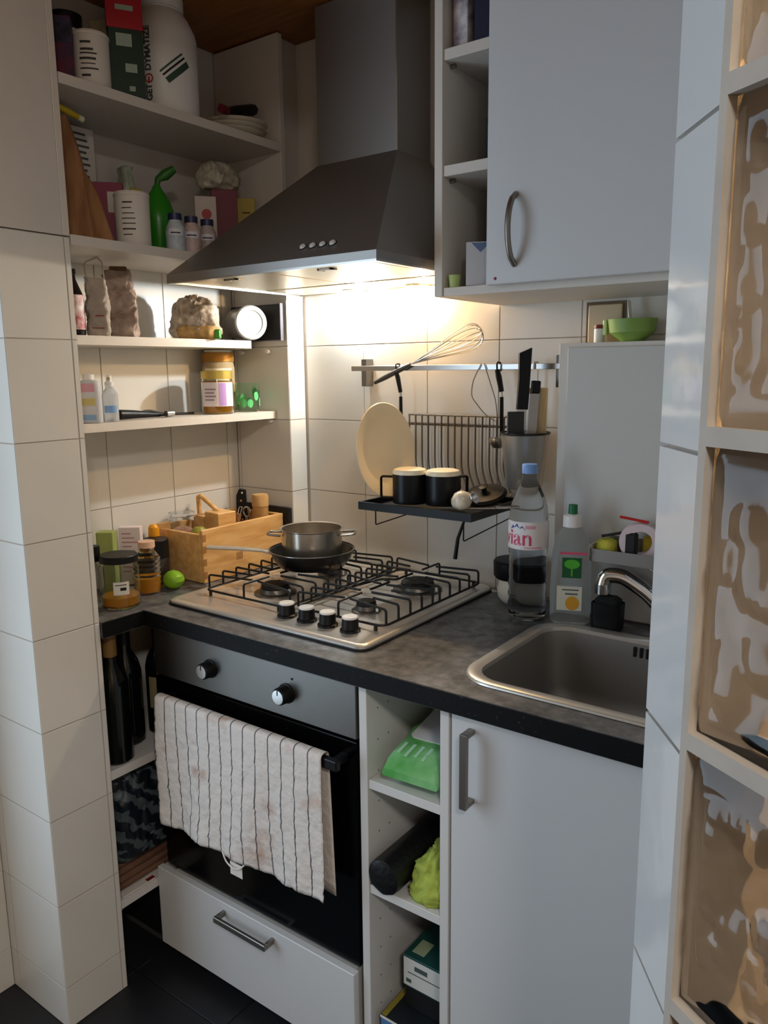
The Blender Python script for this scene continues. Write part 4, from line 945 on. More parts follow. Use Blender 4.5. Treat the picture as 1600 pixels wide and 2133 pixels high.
mk('mountain_mark', *wrap(([Vector((x, y, 0)) for x, y in mt], [list(range(len(mt)))]), 0.0431, a-0.55, 0.200), M('label_blue', '#3d4f9e', 0.5), lb)
mk('pink_print', *merge([arcgeo(0.0431, 0.203, 0.210, a-0.15, a+0.35, 6), arcgeo(0.0431, 0.161, 0.164, a-0.2, a+0.7, 8)]), M('label_rose', '#e7a7b1', 0.5), lb, smooth=True)

sp = T('dish_soap_bottle', 'clear washing-up liquid bottle with green cap and tree label beside the water bottle', 'bottle', (-0.626, 1.524, CZ), math.radians(22))
sp.scale = (1.06, 1.05, 1.13)
def SL(hx_, hy2, z, r=0.8): return [(x, y, z) for x, y in rrect(hx_, hy2, min(hx_, hy2)*r, 10)]
mk('bottle', *loopsgeo([SL(0.034, 0.018, 0), SL(0.039, 0.0225, 0.006), SL(0.0405, 0.024, 0.06), SL(0.038, 0.0225, 0.115), SL(0.037, 0.022, 0.135), SL(0.033, 0.021, 0.160), SL(0.022, 0.018, 0.178), SL(0.0165, 0.0165, 0.184, 1.0)]), M('soap_plastic', '#d8d8d2', 0.1, trans=0.85, ior=1.15), sp, smooth=True, angle=60)
lathe('collar', [(0, 0.1845), (0.0185, 0.1845), (0.0180, 0.205), (0.012, 0.208), (0, 0.208)], white_pl, sp, None, 24)
lathe('nozzle_cap', [(0, 0.2085), (0.009, 0.2085), (0.0085, 0.225), (0.0, 0.2265)], M('cap_green', '#0f6a3d', 0.4), sp, None, 20)
ylab = -0.0246
lbl = box('label_green', -0.017, 0.020, ylab-0.0004, ylab, 0.092, 0.130, M('label_dark_green', '#12552a', 0.5), sp)
tree = [(0.0+0.015*math.cos(2*PI*i/14)*1.0, 0.118+0.009*math.sin(2*PI*i/14)) for i in range(14)]
mk('tree_crown', *xf(prismgeo(tree, 0, 0.0003), Matrix.Translation((0.0015, ylab-0.0006, 0)) @ Matrix.Rotation(PI/2, 4, 'X')), M('leaf_green', '#4fae2e', 0.5), lbl)
box('tree_trunk', 0.0002, 0.0032, ylab-0.0009, ylab-0.0005, 0.095, 0.112, M('leaf_green', '#4fae2e', 0.5), lbl)
box('label_pale', -0.026, 0.022, ylab-0.0004, ylab, 0.030, 0.076, M('label_pale', '#d6d3c0', 0.5), sp)
mk('printed_text', *merge([boxgeo(-0.016, 0.016, ylab-0.0007, ylab-0.0004, 0.068, 0.0705), boxgeo(-0.010, 0.014, ylab-0.0007, ylab-0.0004, 0.060, 0.063)]), M('ink_grey', '#5b6055', 0.6), sp)
mk('orange_slice', *xf(lathegeo([(0, 0), (0.0135, 0), (0.013, 0.0006), (0, 0.0008)], 20), Matrix.Translation((0.004, ylab-0.0004, 0.044)) @ Matrix.Rotation(PI/2, 4, 'X')), M('slice_orange', '#d69a2e', 0.5), sp)
mk('pink_band', *boxgeo(-0.022, 0.030, ylab+0.0008, ylab+0.0012, 0.136, 0.140), M('label_pink', '#d84a6d', 0.5), sp)

bj = T('black_lid_canister', 'white canister with a black lid standing behind the water bottle', 'canister', (-0.792, 1.600, CZ))
lathe('body', [(0, 0), (0.030, 0), (0.040, 0.012), (0.042, 0.03), (0.036, 0.05), (0.036, 0.056), (0, 0.0565)], M('off_white', '#e4d8c4', 0.4), bj)
lathe('lid', [(0, 0.057), (0.046, 0.057), (0.0505, 0.063), (0.0515, 0.095), (0.048, 0.100), (0, 0.101)], black_pl, bj)

# caddy on the cover
cd = T('sponge_caddy', 'grey metal caddy shelf fixed to the white cover above the tap', 'caddy', (-0.50, 1.57, 1.042))
box('back', -0.59, -0.40, 1.5935, 1.5962, 1.040, 1.084, M('caddy_grey', '#8a8580', 0.4, 0.6), cd, wpos=True)
box('tray', -0.59, -0.40, 1.530, 1.5933, 1.040, 1.0425, M('caddy_grey', '#8a8580', 0.4, 0.6), cd, wpos=True)
box('front_lip', -0.59, -0.40, 1.5275, 1.5298, 1.040, 1.066, M('caddy_grey', '#8a8580', 0.4, 0.6), cd, wpos=True)
box('end_clip', -0.5935, -0.5905, 1.53, 1.5962, 1.040, 1.072, white_pl, cd, wpos=True)
sg = T('yellow_sponge', 'yellow and black sponge lying at the left end of the caddy', 'sponge', (-0.565, 1.562, 1.0432))
mk('foam', *crumple(loopsgeo([SL(0.018, 0.02, 0.0), SL(0.020, 0.022, 0.012), SL(0.019, 0.021, 0.034), SL(0.012, 0.014, 0.04)]), 0.002, 60), M('sponge_yellow', '#cfc94a', 0.9, bump=0.4, bscale=300), sg, smooth=True)
br = T('dish_brush', 'thin black handled brush leaning in the caddy over the yellow sponge', 'brush', (-0.535, 1.548, 1.0432))
tube('handle', [(-0.038, 0.006, 0.046), (0.03, 0.002, 0.066)], 0.0028, black_pl, br); box('head', 0.012, 0.038, -0.01, 0.008, 0.0, 0.062, black_mat, br, bev=0.004)
rg = T('tape_ring', 'pale pink ring shaped sponge cloth roll in the caddy', 'roll', (-0.496, 1.560, 1.0432))
v, f = lathegeo([(0.024, -0.013), (0.039, -0.013), (0.041, 0), (0.039, 0.013), (0.024, 0.013), (0.023, 0), (0.024, -0.013)], 36)
mk('ring', *xf((v, f), Matrix.Translation((0, 0, 0.0415)) @ Matrix.Rotation(math.radians(20), 4, 'Z') @ Matrix.Rotation(PI/2, 4, 'X')), M('pale_pink', '#e6d3d6', 0.45), rg, smooth=True, angle=40)
ye = T('yellow_cloth', 'folded yellow cloth seen through the pink ring', 'cloth', (-0.472, 1.583, 1.0432))
mk('fold', *crumple(loopsgeo([SL(0.025, 0.006, 0.0), SL(0.026, 0.0075, 0.03), SL(0.024, 0.006, 0.045), SL(0.014, 0.004, 0.05)]), 0.003, 50, 2), M('cloth_yellow', '#d6c13c', 0.85), ye, smooth=True)
rd = T('red_peg', 'thin red plastic stick resting on top of the pink ring', 'stick', (-0.524, 1.553, 1.134))
tube('stick', [(-0.012, 0, 0.0), (0.045, 0.003, -0.0065)], 0.004, M('red_plastic', '#cc2222', 0.4), rd, flat=(1.4, 0.7))

# objects on top of the cover
gbw = T('green_bowl', 'light green plastic bowl on top of the white cover under the wall cabinet', 'bowl', (-0.556, 1.632, 1.4862))
lathe('shell', [(0, 0.0), (0.020, 0.0), (0.022, 0.004), (0.036, 0.018), (0.0395, 0.045), (0.0375, 0.045), (0.034, 0.02), (0.02, 0.006), (0, 0.005)], M('bowl_green', '#7d9c48', 0.45), gbw, None, 36, sx=1.28, sy=0.92)
box('clip_handle', -0.060, -0.0515, -0.008, 0.008, 0.014, 0.046, M('pale_green', '#dbe8a0', 0.4), gbw, bev=0.002)
sok = T('wall_socket', 'cream double wall socket behind the green bowl', 'socket', (-0.62, 1.665, 1.49))
box('plate', -0.663, -0.589, 1.6615, 1.6692, 1.4868, 1.566, M('socket_cream', '#cdbb9a', 0.4), sok, bev=0.002, wpos=True)
box('surround', -0.669, -0.583, 1.667, 1.6696, 1.4862, 1.572, M('socket_brown', '#6f5a43', 0.6), sok, wpos=True)
smt = T('salt_tin', 'small white and red tin beside the green bowl on the cover', 'tin', (-0.626, 1.634, 1.4862))
lathe('can', [(0, 0), (0.011, 0), (0.011, 0.028), (0.0, 0.029)], white_pl, smt); lathe('cap', [(0, 0.0292), (0.0115, 0.0292), (0.0105, 0.036), (0, 0.037)], M('brown_red', '#7d3526', 0.5), smt)
spn = T('bowl_spatula', 'white spatula leaning in the green bowl', 'spatula', (-0.556, 1.630, 1.493))
tube('stick', [(0.0, 0, 0.0), (-0.012, 0.010, 0.075)], [0.004, 0.006], white_pl, spn, flat=(1.4, 0.5))

# ------------------------------------------------------------------ things on the highest niche shelf
Z1 = 2.0058
def carton(name, label, loc, hx_, hy2, h, mat, rz=0.0, cat='box', bev=0.001):
    o = T(name, label, cat, loc, rz); box('carton', -hx_, hx_, -hy2, hy2, 0, h, mat, o, bev=bev); return o
def can(name, label, loc, r, h, mat, lidmat=None, lines=True, cat='tin', seed=1):
    o = T(name, label, cat, loc)
    lathe('body', [(0, 0), (r-0.001, 0), (r, 0.002), (r, h-0.006), (r-0.001, h-0.004)], mat, o, None, 32)
    lathe('lid', [(0, h-0.0035), (r+0.001, h-0.0055), (r+0.0015, h-0.001), (r-0.001, h+0.003), (0, h+0.0035)], lidmat or mat, o, None, 32)
    if lines:
        rn = random.Random(seed); a = toward(loc[0], loc[1]); g = []
        zz = h*0.82
        while zz > h*0.18:
            w_ = rn.uniform(0.25, 0.75); t = rn.choice((0.002, 0.003, 0.0045)); g.append(arcgeo(r+0.0003, zz-t, zz, a-0.55-0.1*rn.random(), a-0.55+w_+0.2, 8)); zz -= rn.uniform(0.008, 0.014)
        mk('printed_text', *merge(g), M('ink_dark', '#3d3634', 0.7), o, smooth=True)
    return o
fp = carton('fruit_packet', 'purple and dark red printed packet at the left end of the highest shelf', (-1.522, 1.003, Z1), 0.024, 0.010, 0.125, M('berry_print', '#6a1430', 0.5, col2='#2a2440', vscale=40), math.radians(45), 'packet')
box('purple_band', -0.0245, 0.0245, -0.0105, 0.0105, 0.075, 0.12, M('violet_print', '#3b3050', 0.5, col2='#15131f', vscale=60), fp)
can('powder_tin', 'white tin with dark printed lines on the highest shelf', (-1.520, 1.072, Z1), 0.037, 0.108, white_paper, seed=3)
cj = T('coffee_jar', 'white jar with a dark lid behind the white tin on the highest shelf', 'jar', (-1.605, 1.075, Z1))
lathe('body', [(0, 0), (0.036, 0), (0.037, 0.003), (0.037, 0.13), (0.03, 0.14), (0, 0.14)], white_pl, cj); lathe('lid', [(0, 0.1405), (0.033, 0.1405), (0.034, 0.17), (0, 0.171)], black_pl, cj)
ob2 = carton('oil_bottle_box', 'narrow olive and white carton behind the dark green box', (-1.585, 1.155, Z1), 0.022, 0.022, 0.175, M('olive_print', '#5c6130', 0.5, col2='#c8c3b0', vscale=12), math.radians(30))
gbox = carton('tea_box', 'tall dark green box with a red top band on the highest shelf', (-1.506, 1.149, Z1), 0.035, 0.013, 0.252, M('dark_green_card', '#12301f', 0.5), math.radians(58))
box('red_band', -0.0364, 0.0364, -0.0144, 0.0144, 0.140, 0.2524, M('red_card', '#b01e2c', 0.5), gbox)
for bx_ in ((-0.02, 0.012, 0.105, 0.130), (-0.004, 0.02, 0.055, 0.072), (0.002, 0.014, 0.018, 0.028), (-0.018, 0.018, 0.175, 0.185)): box('print_patch', bx_[0], bx_[1], -0.0149, -0.0142, bx_[2], bx_[3], M('pale_print', '#9fb0a0', 0.6), gbox)
tb = T('protein_tub', 'big white plastic tub with vertical grey lettering and green stripes', 'tub', (-1.556, 1.287, Z1))
TR = 0.0785
lathe('body', [(0, 0), (TR-0.004, 0), (TR, 0.006), (TR, 0.172), (TR-0.003, 0.186), (TR*0.80, 0.212), (0.054, 0.224), (0.049, 0.229), (0.049, 0.232), (0, 0.232)], white_pl, tb, None, 44)
lathe('lid', [(0, 0.2325), (0.052, 0.2325), (0.0525, 0.236), (0.0525, 0.258), (0, 0.259)], white_pl, tb, None, 44)
a = toward(-1.556, 1.287)
def vtext(s, size, r, ang, zc, bold=0.0005):
    V, F = textgeo(s, size, bold); V = [Vector((-v.y, v.x, 0)) for v in V]
    return wrap((V, F), r, ang, zc)
ink = M('tub_grey', '#4a4846', 0.6)
mk('lettering', *vtext('DYMATIZE', 0.0190, TR+0.0016, a-0.40, 0.130, 0.0007), ink, tb, smooth=True)
mk('lettering', *vtext('GET', 0.0190, TR+0.0016, a-0.40, 0.040, 0.0007), ink, tb, smooth=True)
rl_ = [(0.010*math.cos(2*PI*i/18), 0.010*math.sin(2*PI*i/18)) for i in range(18)]
ring_v = [Vector((x, y, 0)) for x, y in rl_]+[Vector((x*0.7, y*0.7, 0)) for x, y in rl_]
mk('red_logo', *merge([wrap((ring_v, [[i, (i+1) % 18, 18+(i+1) % 18, 18+i] for i in range(18)]), TR+0.0014, a-0.40, 0.069), wrap(([Vector((-0.002, -0.009, 0)), Vector((0.002, -0.009, 0)), Vector((0.002, 0.003, 0)), Vector((-0.002, 0.003, 0))], [[0, 1, 2, 3]]), TR+0.0014, a-0.40, 0.069)]), M('logo_red', '#b03a34', 0.6), tb)
box('black_panel', 0, 0, 0, 0, 0, 0, black_mat) if False else None
st = []
for off, wd in ((-0.014, 0.004), (-0.005, 0.004), (0.009, 0.013)):
    P = [(-0.030, -0.016), (0.020, 0.026)]
    d = Vector((0.05, 0.042, 0)).normalized(); n = Vector((d.y, -d.x, 0)); g = []; V = []; F = []
    for i in range(11):
        c = Vector((-0.026, -0.02, 0))+d*(0.068*i/10)+n*off; V += [c-n*wd/2, c+n*wd/2]
    for i in range(10): F.append([2*i, 2*i+1, 2*i+3, 2*i+2])
    st.append((V, F))
mk('green_stripes', *wrap(merge([st[0], st[2]]), TR+0.0006, a+0.36, 0.092), M('stripe_green', '#2f4b38', 0.5), tb, smooth=True)
mk('black_stripe', *wrap(st[1], TR+0.0006, a+0.36, 0.092), black_mat, tb, smooth=True)
pc = (-1.546, 1.484, Z1)
for i in range(3):
    lab = ('lowest cream plate of the small stack on the highest shelf', 'middle cream plate of the small stack on the highest shelf', 'topmost cream plate of the small stack on the highest shelf')[i]
    p = T('side_plate', lab, 'plate', (pc[0]+0.004*i, pc[1]+0.003*i, pc[2]+0.0105*i), group='stacked cream plates')
    lathe('dish', [(0, 0.0), (0.045, 0.0), (0.054, 0.004), (0.080, 0.0135), (0.0815, 0.0155), (0.054, 0.0065), (0.045, 0.0028), (0, 0.0026)], M('plate_cream', '#d8cdb8', 0.35), p, None, 40)
sk2 = T('steak_knife', 'knife with black handle and red end lying on the cream plates', 'knife', (-1.505, 1.455, Z1+0.0385))
tube('handle', [(0.016, -0.035, 0.006), (0.004, 0.0, 0.016), (-0.006, 0.070, 0.037)], [0.010, 0.016, 0.019], black_pl, sk2, flat=(1.0, 0.75))
tube('red_end', [(0.022, -0.062, 0.004), (0.016, -0.036, 0.006)], [0.011, 0.010], M('dark_red_plastic', '#641018', 0.4), sk2)

# ------------------------------------------------------------------ second shelf
Z2 = 1.7068
def board(name, label, base, top, w_, t, mat, rz, taper=0.7):
    o = T(name, label, 'cutting board', base); b = Vector(base); tp_ = Vector(top)-b
    d = Vector((math.cos(rz), math.sin(rz), 0)); n = tp_.cross(d).normalized()
    L_ = []
    for k in range(9):
        q = k/8; ww = w_*(1-(1-taper)*max(0, (q-0.55)/0.45)**1.5)
        c = tp_*q
        L_.append([c+d*ww/2+n*t/2, c-d*ww/2+n*t/2, c-d*ww/2-n*t/2, c+d*ww/2-n*t/2])
    mk('board', *loopsgeo(L_), mat, o); return o
board('wooden_board', 'tall brown wooden board with a narrow top leaning at the shelf end', (-1.535, 1.020, Z2+0.004), (-1.560, 1.012, Z2+0.250), 0.070, 0.013, wood_board, math.radians(35), 0.45)
board('wooden_board', 'shorter brown wooden board leaning in front of the tall board', (-1.515, 1.064, Z2+0.004), (-1.560, 1.046, Z2+0.160), 0.050, 0.012, M('wood_board_light', '#a8794e', 0.55, col2='#8d6038', vscale=8, stretch=(5, 5, 1)), math.radians(38), 0.35)
yb = T('yellow_brush', 'yellow handled pastry brush lying on top of the tall wooden board', 'brush', (-1.548, 1.022, Z2+0.2515))
tube('handle', [(0.006, -0.026, 0.012), (0.0, 0.0, 0.0085), (-0.006, 0.030, 0.0045)], [0.007, 0.009, 0.0075], M('yellow_plastic', '#c8ad2a', 0.45), yb, flat=(1.0, 0.8))
tube('bristles', [(-0.006, 0.031, 0.0045), (-0.009, 0.044, 0.003)], [0.006, 0.007], M('bristle', '#e0d8b0', 0.9), yb)
wp = carton('flour_packet', 'white paper packet with grey printed lines behind the wooden boards', (-1.660, 1.112, Z2), 0.030, 0.030, 0.262, M('packet_white', '#c8c0b6', 0.7), 0.0, 'packet')
mk('printed_text', *merge([boxgeo(0.0302, 0.0305, -0.026, 0.008+0.004*(i % 3), 0.245-0.0125*i, 0.250-0.0125*i) for i in range(9)]), M('ink_grey2', '#4d4f4a', 0.7), wp)
pk = carton('pink_carton', 'magenta and white carton behind the striped tin on the second shelf', (-1.618, 1.160, Z2), 0.034, 0.020, 0.150, M('magenta', '#8c1a44', 0.5), math.radians(50))
box('white_panel', -0.0, 0.030, -0.0205, -0.0201, 0.085, 0.130, white_paper, pk)
can('cocoa_tin', 'white tin with many printed lines in the middle of the second shelf', (-1.520, 1.150, Z2), 0.0375, 0.112, white_paper, seed=8)
sq = T('lime_juice_bottle', 'green squeeze bottle with a spout on the second shelf', 'bottle', (-1.600, 1.285, Z2))
lathe('body', [(0, 0), (0.030, 0), (0.034, 0.01), (0.036, 0.05), (0.040, 0.080), (0.038, 0.104), (0.028, 0.132), (0.013, 0.156), (0.008, 0.166), (0, 0.167)], M('bottle_green', '#2c8a1c', 0.3), sq, None, 32)
tube('spout', [(0, 0, 0.164), (0.002, 0.003, 0.180), (0.012, 0.016, 0.190), (0.026, 0.034, 0.206)], [0.006, 0.008, 0.013, 0.009], M('spout_green', '#2f6e22', 0.4), sq)
wg = T('herb_bag', 'crumpled clear bag with a yellow strip left of the green bottle', 'bag', (-1.640, 1.228, Z2))
mk('bag', *creased([SL(0.022, 0.018, 0.0), SL(0.026, 0.022, 0.05), SL(0.024, 0.02, 0.12), SL(0.014, 0.012, 0.165), SL(0.020, 0.012, 0.20)], 0.006, 40, 3, 0.0), M('pale_bag', '#a9b09a', 0.4, alpha=1.0, var=0.2, vscale=40), wg, smooth=True)
box('yellow_strip', 0.020, 0.029, -0.006, 0.022, 0.098, 0.152, M('yellow_plastic', '#c8ad2a', 0.45), wg, bev=0.002)
for i, (lb_, yy, c1, c2) in enumerate((('small milk bottle with dark blue cap and pale blue body', 1.255, '#b9c4cc', '#20284d'), ('first small bottle with white and navy label, next to the pale blue one', 1.303, '#c9b3ae', '#2b3050'), ('second small bottle with white and navy label beside the red boxes', 1.352, '#b5a8a6', '#2b3050'))):
    o = T('milk_bottle', lb_, 'bottle', (-1.505, yy, Z2), group='small milk bottles')
    lathe('body', [(0, 0), (0.021, 0), (0.0225, 0.004), (0.0225, 0.046), (0.020, 0.058), (0.014, 0.068), (0.014, 0.0715), (0, 0.072)], M('milk_body%d' % i, c1, 0.4, var=0.15, vscale=50), o, None, 24)
    lathe('cap', [(0, 0.0722), (0.0155, 0.0722), (0.0155, 0.086), (0, 0.0865)], M('milk_cap%d' % i, c2, 0.4), o, None, 20)
    a = toward(-1.505, yy); arc('label', 0.0229, 0.036, 0.050, a-0.7, a+0.7, M('milk_label', '#d9d7dd', 0.5), o, n=8)
    mk('label_print', *merge([arcgeo(0.0231, 0.040, 0.043, a-0.5, a+0.5, 6)]), M('milk_navy', '#2a2c4a', 0.5), o)
wbx2 = carton('infusion_box', 'white box with a red round emblem behind the milk bottles', (-1.560, 1.398, Z2), 0.026, 0.016, 0.152, M('white_card', '#cfc0b8', 0.6), math.radians(52))
mk('red_emblem', *xf(lathegeo([(0, 0), (0.012, 0), (0.012, 0.0005), (0, 0.0006)], 20), Matrix.Translation((0.002, -0.0162, 0.11)) @ Matrix.Rotation(PI/2, 4, 'X')), M('emblem_red', '#a83028', 0.5), wbx2)
rbx = carton('red_box', 'dark red box standing right of the white box with the red emblem', (-1.553, 1.455, Z2), 0.032, 0.018, 0.176, M('crimson_card', '#6e1022', 0.5), math.radians(50))
ybx = carton('yellow_box', 'small yellow box at the far end of the second shelf above the hood edge', (-1.560, 1.530, Z2), 0.029, 0.016, 0.168, M('yellow_card', '#b9a02a', 0.5), math.radians(45))
box('print_mark', -0.004, 0.016, -0.0164, -0.0161, 0.13, 0.134, M('ink_brown', '#5d4a10', 0.6), ybx)
pbag = T('pasta_bag', 'crumpled translucent bag lying on top of the red box', 'bag', (-1.565, 1.450, Z2+0.1765))
mk('bag', *creased([SL(0.02, 0.040, 0.0), SL(0.034, 0.054, 0.012), SL(0.036, 0.056, 0.030), SL(0.03, 0.048, 0.050), SL(0.012, 0.03, 0.062)], 0.010, 42, 9, 0.0), M('beige_bag', '#a39884', 0.45, col2='#c7bfae', vscale=40), pbag, smooth=True)

# ------------------------------------------------------------------ third shelf
Z3 = 1.5148
sb = T('soda_bottle', 'dark bottle with a red and white label at the left end of the bag shelf', 'bottle', (-1.580, 1.022, Z3))
lathe('body', [(0, 0), (0.024, 0), (0.026, 0.004), (0.026, 0.075), (0.023, 0.09), (0.012, 0.118), (0.011, 0.128), (0, 0.1285)], M('cola', '#140c0b', 0.15), sb); lathe('cap', [(0, 0.129), (0.0125, 0.129), (0.0125, 0.140), (0, 0.1405)], black_pl, sb)
a = toward(-1.58, 1.022); arc('label', 0.0264, 0.012, 0.085, a-0.9, a+1.2, M('red_label', '#a3252e', 0.5, col2='#e3dcd8', vscale=45), sb, n=12)
def bag(name, label, loc, hx_, hy2, h, mat, rz, amp=0.006, sc=35, seed=1, pinch=0.45, flop=0.0):
    o = T(name, label, 'bag', loc, rz); L_ = []
    for k in range(15):
        q = k/14; s = 1.0 if q < 0.55 else 1-(1-pinch)*((q-0.55)/0.45)
        L_.append([(x*(1.0 if q < 0.55 else 0.75+0.25*s)+flop*max(0, q-0.6), y*s, h*q) for x, y in rrect(hx_, hy2, min(hx_, hy2)*0.5, 10)])
    v, f = creased(L_, amp, sc, seed, 0.0, 3); mk('bag', v, f, mat, o, smooth=True, angle=70); return o
kraft = M('kraft_pale', '#a89a8c', 0.7, var=0.12, vscale=30, bump=0.2, bscale=60)
b1 = bag('paper_bag', 'tall pale paper bag with red printed lines and a folded handle', (-1.575, 1.082, Z3), 0.024, 0.018, 0.125, kraft, math.radians(50), 0.004, 40, 2, 0.5)
tube('handle', bent([(-0.018, 0, 0.115), (-0.022, 0, 0.158), (0.006, 0, 0.170), (0.016, 0, 0.160), (0.018, 0, 0.125)], 3, 0.25), 0.0035, M('kraft_strip', '#c0b2a0', 0.7), b1, flat=(1.6, 0.5))
box('red_line', -0.02, 0.014, -0.0196, -0.0186, 0.042, 0.045, M('red_ink', '#8d2f2f', 0.6), b1); box('red_line', -0.02, 0.014, -0.0196, -0.0186, 0.016, 0.018, M('red_ink', '#8d2f2f', 0.6), b1)
b2 = bag('coffee_bag', 'brown crumpled paper bag with its top rolled, right of the pale bag', (-1.590, 1.158, Z3), 0.032, 0.022, 0.150, M('kraft_brown', '#8a7264', 0.65, col2='#b29e90', vscale=28, bump=0.3, bscale=50), math.radians(48), 0.008, 32, 5, 0.35, -0.02)
box('clip', -0.022, 0.016, -0.014, 0.010, 0.148, 0.158, M('brown_clip', '#5c4023', 0.6), b2, bev=0.002)
b3 = T('snack_bag', 'see-through crumpled bag of biscuits with a green clip under the hood', 'bag', (-1.588, 1.372, Z3), math.radians(40))
mk('bag', *creased([SL(0.052, 0.030, 0.0), SL(0.058, 0.034, 0.018), SL(0.057, 0.034, 0.050), SL(0.050, 0.030, 0.078), SL(0.034, 0.020, 0.098), SL(0.014, 0.010, 0.106)], 0.010, 36, 8, 0.0), M('clear_bag', '#d3c5b3', 0.22, col2='#a08f7e', vscale=55, bump=0.6, bscale=40), b3, smooth=True, angle=80)
v, f = crumple(loopsgeo([SL(0.050, 0.024, 0.0), SL(0.054, 0.029, 0.010), SL(0.054, 0.029, 0.028), SL(0.04, 0.02, 0.036)]), 0.004, 50, 3, 0.0)
mk('biscuits', *xf((v, f), Matrix.Translation((0.006, -0.011, 0.0005))), M('biscuit', '#c9a468', 0.6, col2='#9c7c48', vscale=70), b3, smooth=True)
box('green_clip', 0.050, 0.066, -0.034, -0.012, 0.001, 0.024, M('clip_green', '#3f9a2e', 0.4), b3, bev=0.003)
lc = T('lidded_container', 'container lying on its side showing its round white lid', 'container', (-1.570, 1.532, Z3+0.0460))
lc.scale = (1.0, 1.0, 1.0)
ax = Matrix.Rotation(math.radians(-22), 4, 'Z') @ Matrix.Rotation(PI/2, 4, 'Y')
mk('body', *xf(lathegeo([(0, -0.055), (0.040, -0.055), (0.0425, -0.05), (0.0430, 0.03), (0, 0.0305)], 32), ax), M('smoke_plastic', '#8f8a86', 0.2, trans=0.3), lc, smooth=True, angle=40)
mk('lid', *xf(lathegeo([(0, 0.033), (0.031, 0.033), (0.0335, 0.0355), (0.042, 0.037), (0.0450, 0.034), (0.0450, 0.0308), (0, 0.0308)], 36), ax), M('lid_grey_white', '#b4b7b6', 0.4), lc, smooth=True, angle=30)
btray = T('baking_tray', 'dark grey baking tray standing upright against the end of the bag shelf', 'tray', (-1.60, 1.592, Z3))
box('sheet', -0.085, 0.105, 0.004, 0.006, 0.0, 0.098, M('tray_dark', '#3a3838', 0.35, 0.5), btray, bev=0.0004)
mk('rim', *merge([boxgeo(-0.085, 0.105, -0.006, 0.004, 0.0, 0.0022), boxgeo(-0.085, 0.105, -0.006, 0.004, 0.096, 0.098), boxgeo(-0.085, -0.083, -0.006, 0.004, 0.0022, 0.096), boxgeo(0.103, 0.105, -0.006, 0.004, 0.0022, 0.096)]), M('tray_rim', '#77737a', 0.3, 0.7), btray)

# ------------------------------------------------------------------ fourth shelf
Z4 = 1.3248
lo1 = T('lotion_bottle', 'pale plastic bottle with pink, yellow and blue label fields', 'bottle', (-1.560, 1.035, Z4), math.radians(40))
mk('bottle', *loopsgeo([SL(0.024, 0.013, 0), SL(0.0255, 0.0145, 0.005), SL(0.0255, 0.0145, 0.080), SL(0.022, 0.013, 0.090), SL(0.012, 0.011, 0.094)]), M('milky_plastic', '#dfe0e2', 0.3, trans=0.3, ior=1.2), lo1, smooth=True, angle=50)
for nme, z0, z1, c in (('pink_field', 0.068, 0.086, '#d9a0ae'), ('yellow_field', 0.038, 0.054, '#cfc07a'), ('blue_field', 0.006, 0.018, '#8fb2d6')):
    box(nme, -0.018, 0.016, -0.0153, -0.0147, z0, z1, M(nme, c, 0.5), lo1)
lathe('cap', [(0, 0.0945), (0.012, 0.0945), (0.012, 0.106), (0, 0.107)], white_pl, lo1, None, 20)
lo2 = T('spray_bottle', 'small clear spray bottle with a blue label next to the pale bottle', 'bottle', (-1.556, 1.084, Z4))
lathe('bottle', [(0, 0), (0.016, 0), (0.0175, 0.003), (0.0175, 0.062), (0.009, 0.074), (0.009, 0.078), (0, 0.0785)], M('frosted', '#e4e8ec', 0.2, trans=0.6, ior=1.2), lo2, None, 24)
a = toward(-1.556, 1.084); arc('label', 0.0179, 0.020, 0.036, a-0.8, a+0.8, M('label_sky', '#7fa9dc', 0.5), lo2, n=8)
lathe('pump', [(0, 0.079), (0.0095, 0.079), (0.0095, 0.088), (0.006, 0.090), (0.006, 0.103), (0, 0.104)], white_pl, lo2, None, 16)
tube('spray_nozzle', [(0, 0, 0.096), (0.010, -0.008, 0.096)], 0.0035, M('nozzle_tan', '#b59a66', 0.5), lo2)
bk = T('kitchen_tool', 'black handled tool with a silver tip lying along the lowest niche shelf', 'tool', (-1.590, 1.20, Z4))
tube('handle', [(0.004, -0.075, 0.0125), (0.0, -0.03, 0.011), (-0.006, 0.05, 0.006)], [0.0125, 0.0105, 0.0055], black_pl, bk, flat=(1.0, 0.95))
tube('blade', [(-0.006, 0.05, 0.006), (-0.010, 0.085, 0.005)], [0.0045, 0.003], black_enamel, bk)
tube('tip', [(0.012, 0.055, 0.0085), (0.010, 0.078, 0.0085)], 0.008, steel, bk)
tube('cable', bent([(-0.02, -0.08, 0.004), (-0.03, -0.02, 0.004), (-0.028, 0.03, 0.018), (-0.035, 0.09, 0.004), (-0.02, 0.17, 0.004)], 4, 0.4), 0.003, black_pl, bk)
hj2 = jar('honey_jar', 'full honey jar with a white and purple label on the lowest niche shelf', (-1.585, 1.432, Z4), 0.042, 0.112, 0.038, 0.016, glass, M('gold_lid', '#c9b05a', 0.35, 0.6), honey, 0.085)
a = toward(-1.585, 1.432)
arc('label', 0.0424, 0.020, 0.082, a-1.1, a+1.2, M('jar_label', '#eadfe0', 0.5), hj2, n=16)
arc('purple_strip', 0.0428, 0.022, 0.080, a+0.10, a+0.55, M('purple', '#c39ada', 0.5), hj2, n=6)
mk('printed_text', *merge([arcgeo(0.0428, 0.062-0.009*i, 0.066-0.009*i, a-0.85, a-0.1-0.1*(i % 2), 6) for i in range(4)]), M('mauve_ink', '#a98a98', 0.6), hj2, smooth=True)
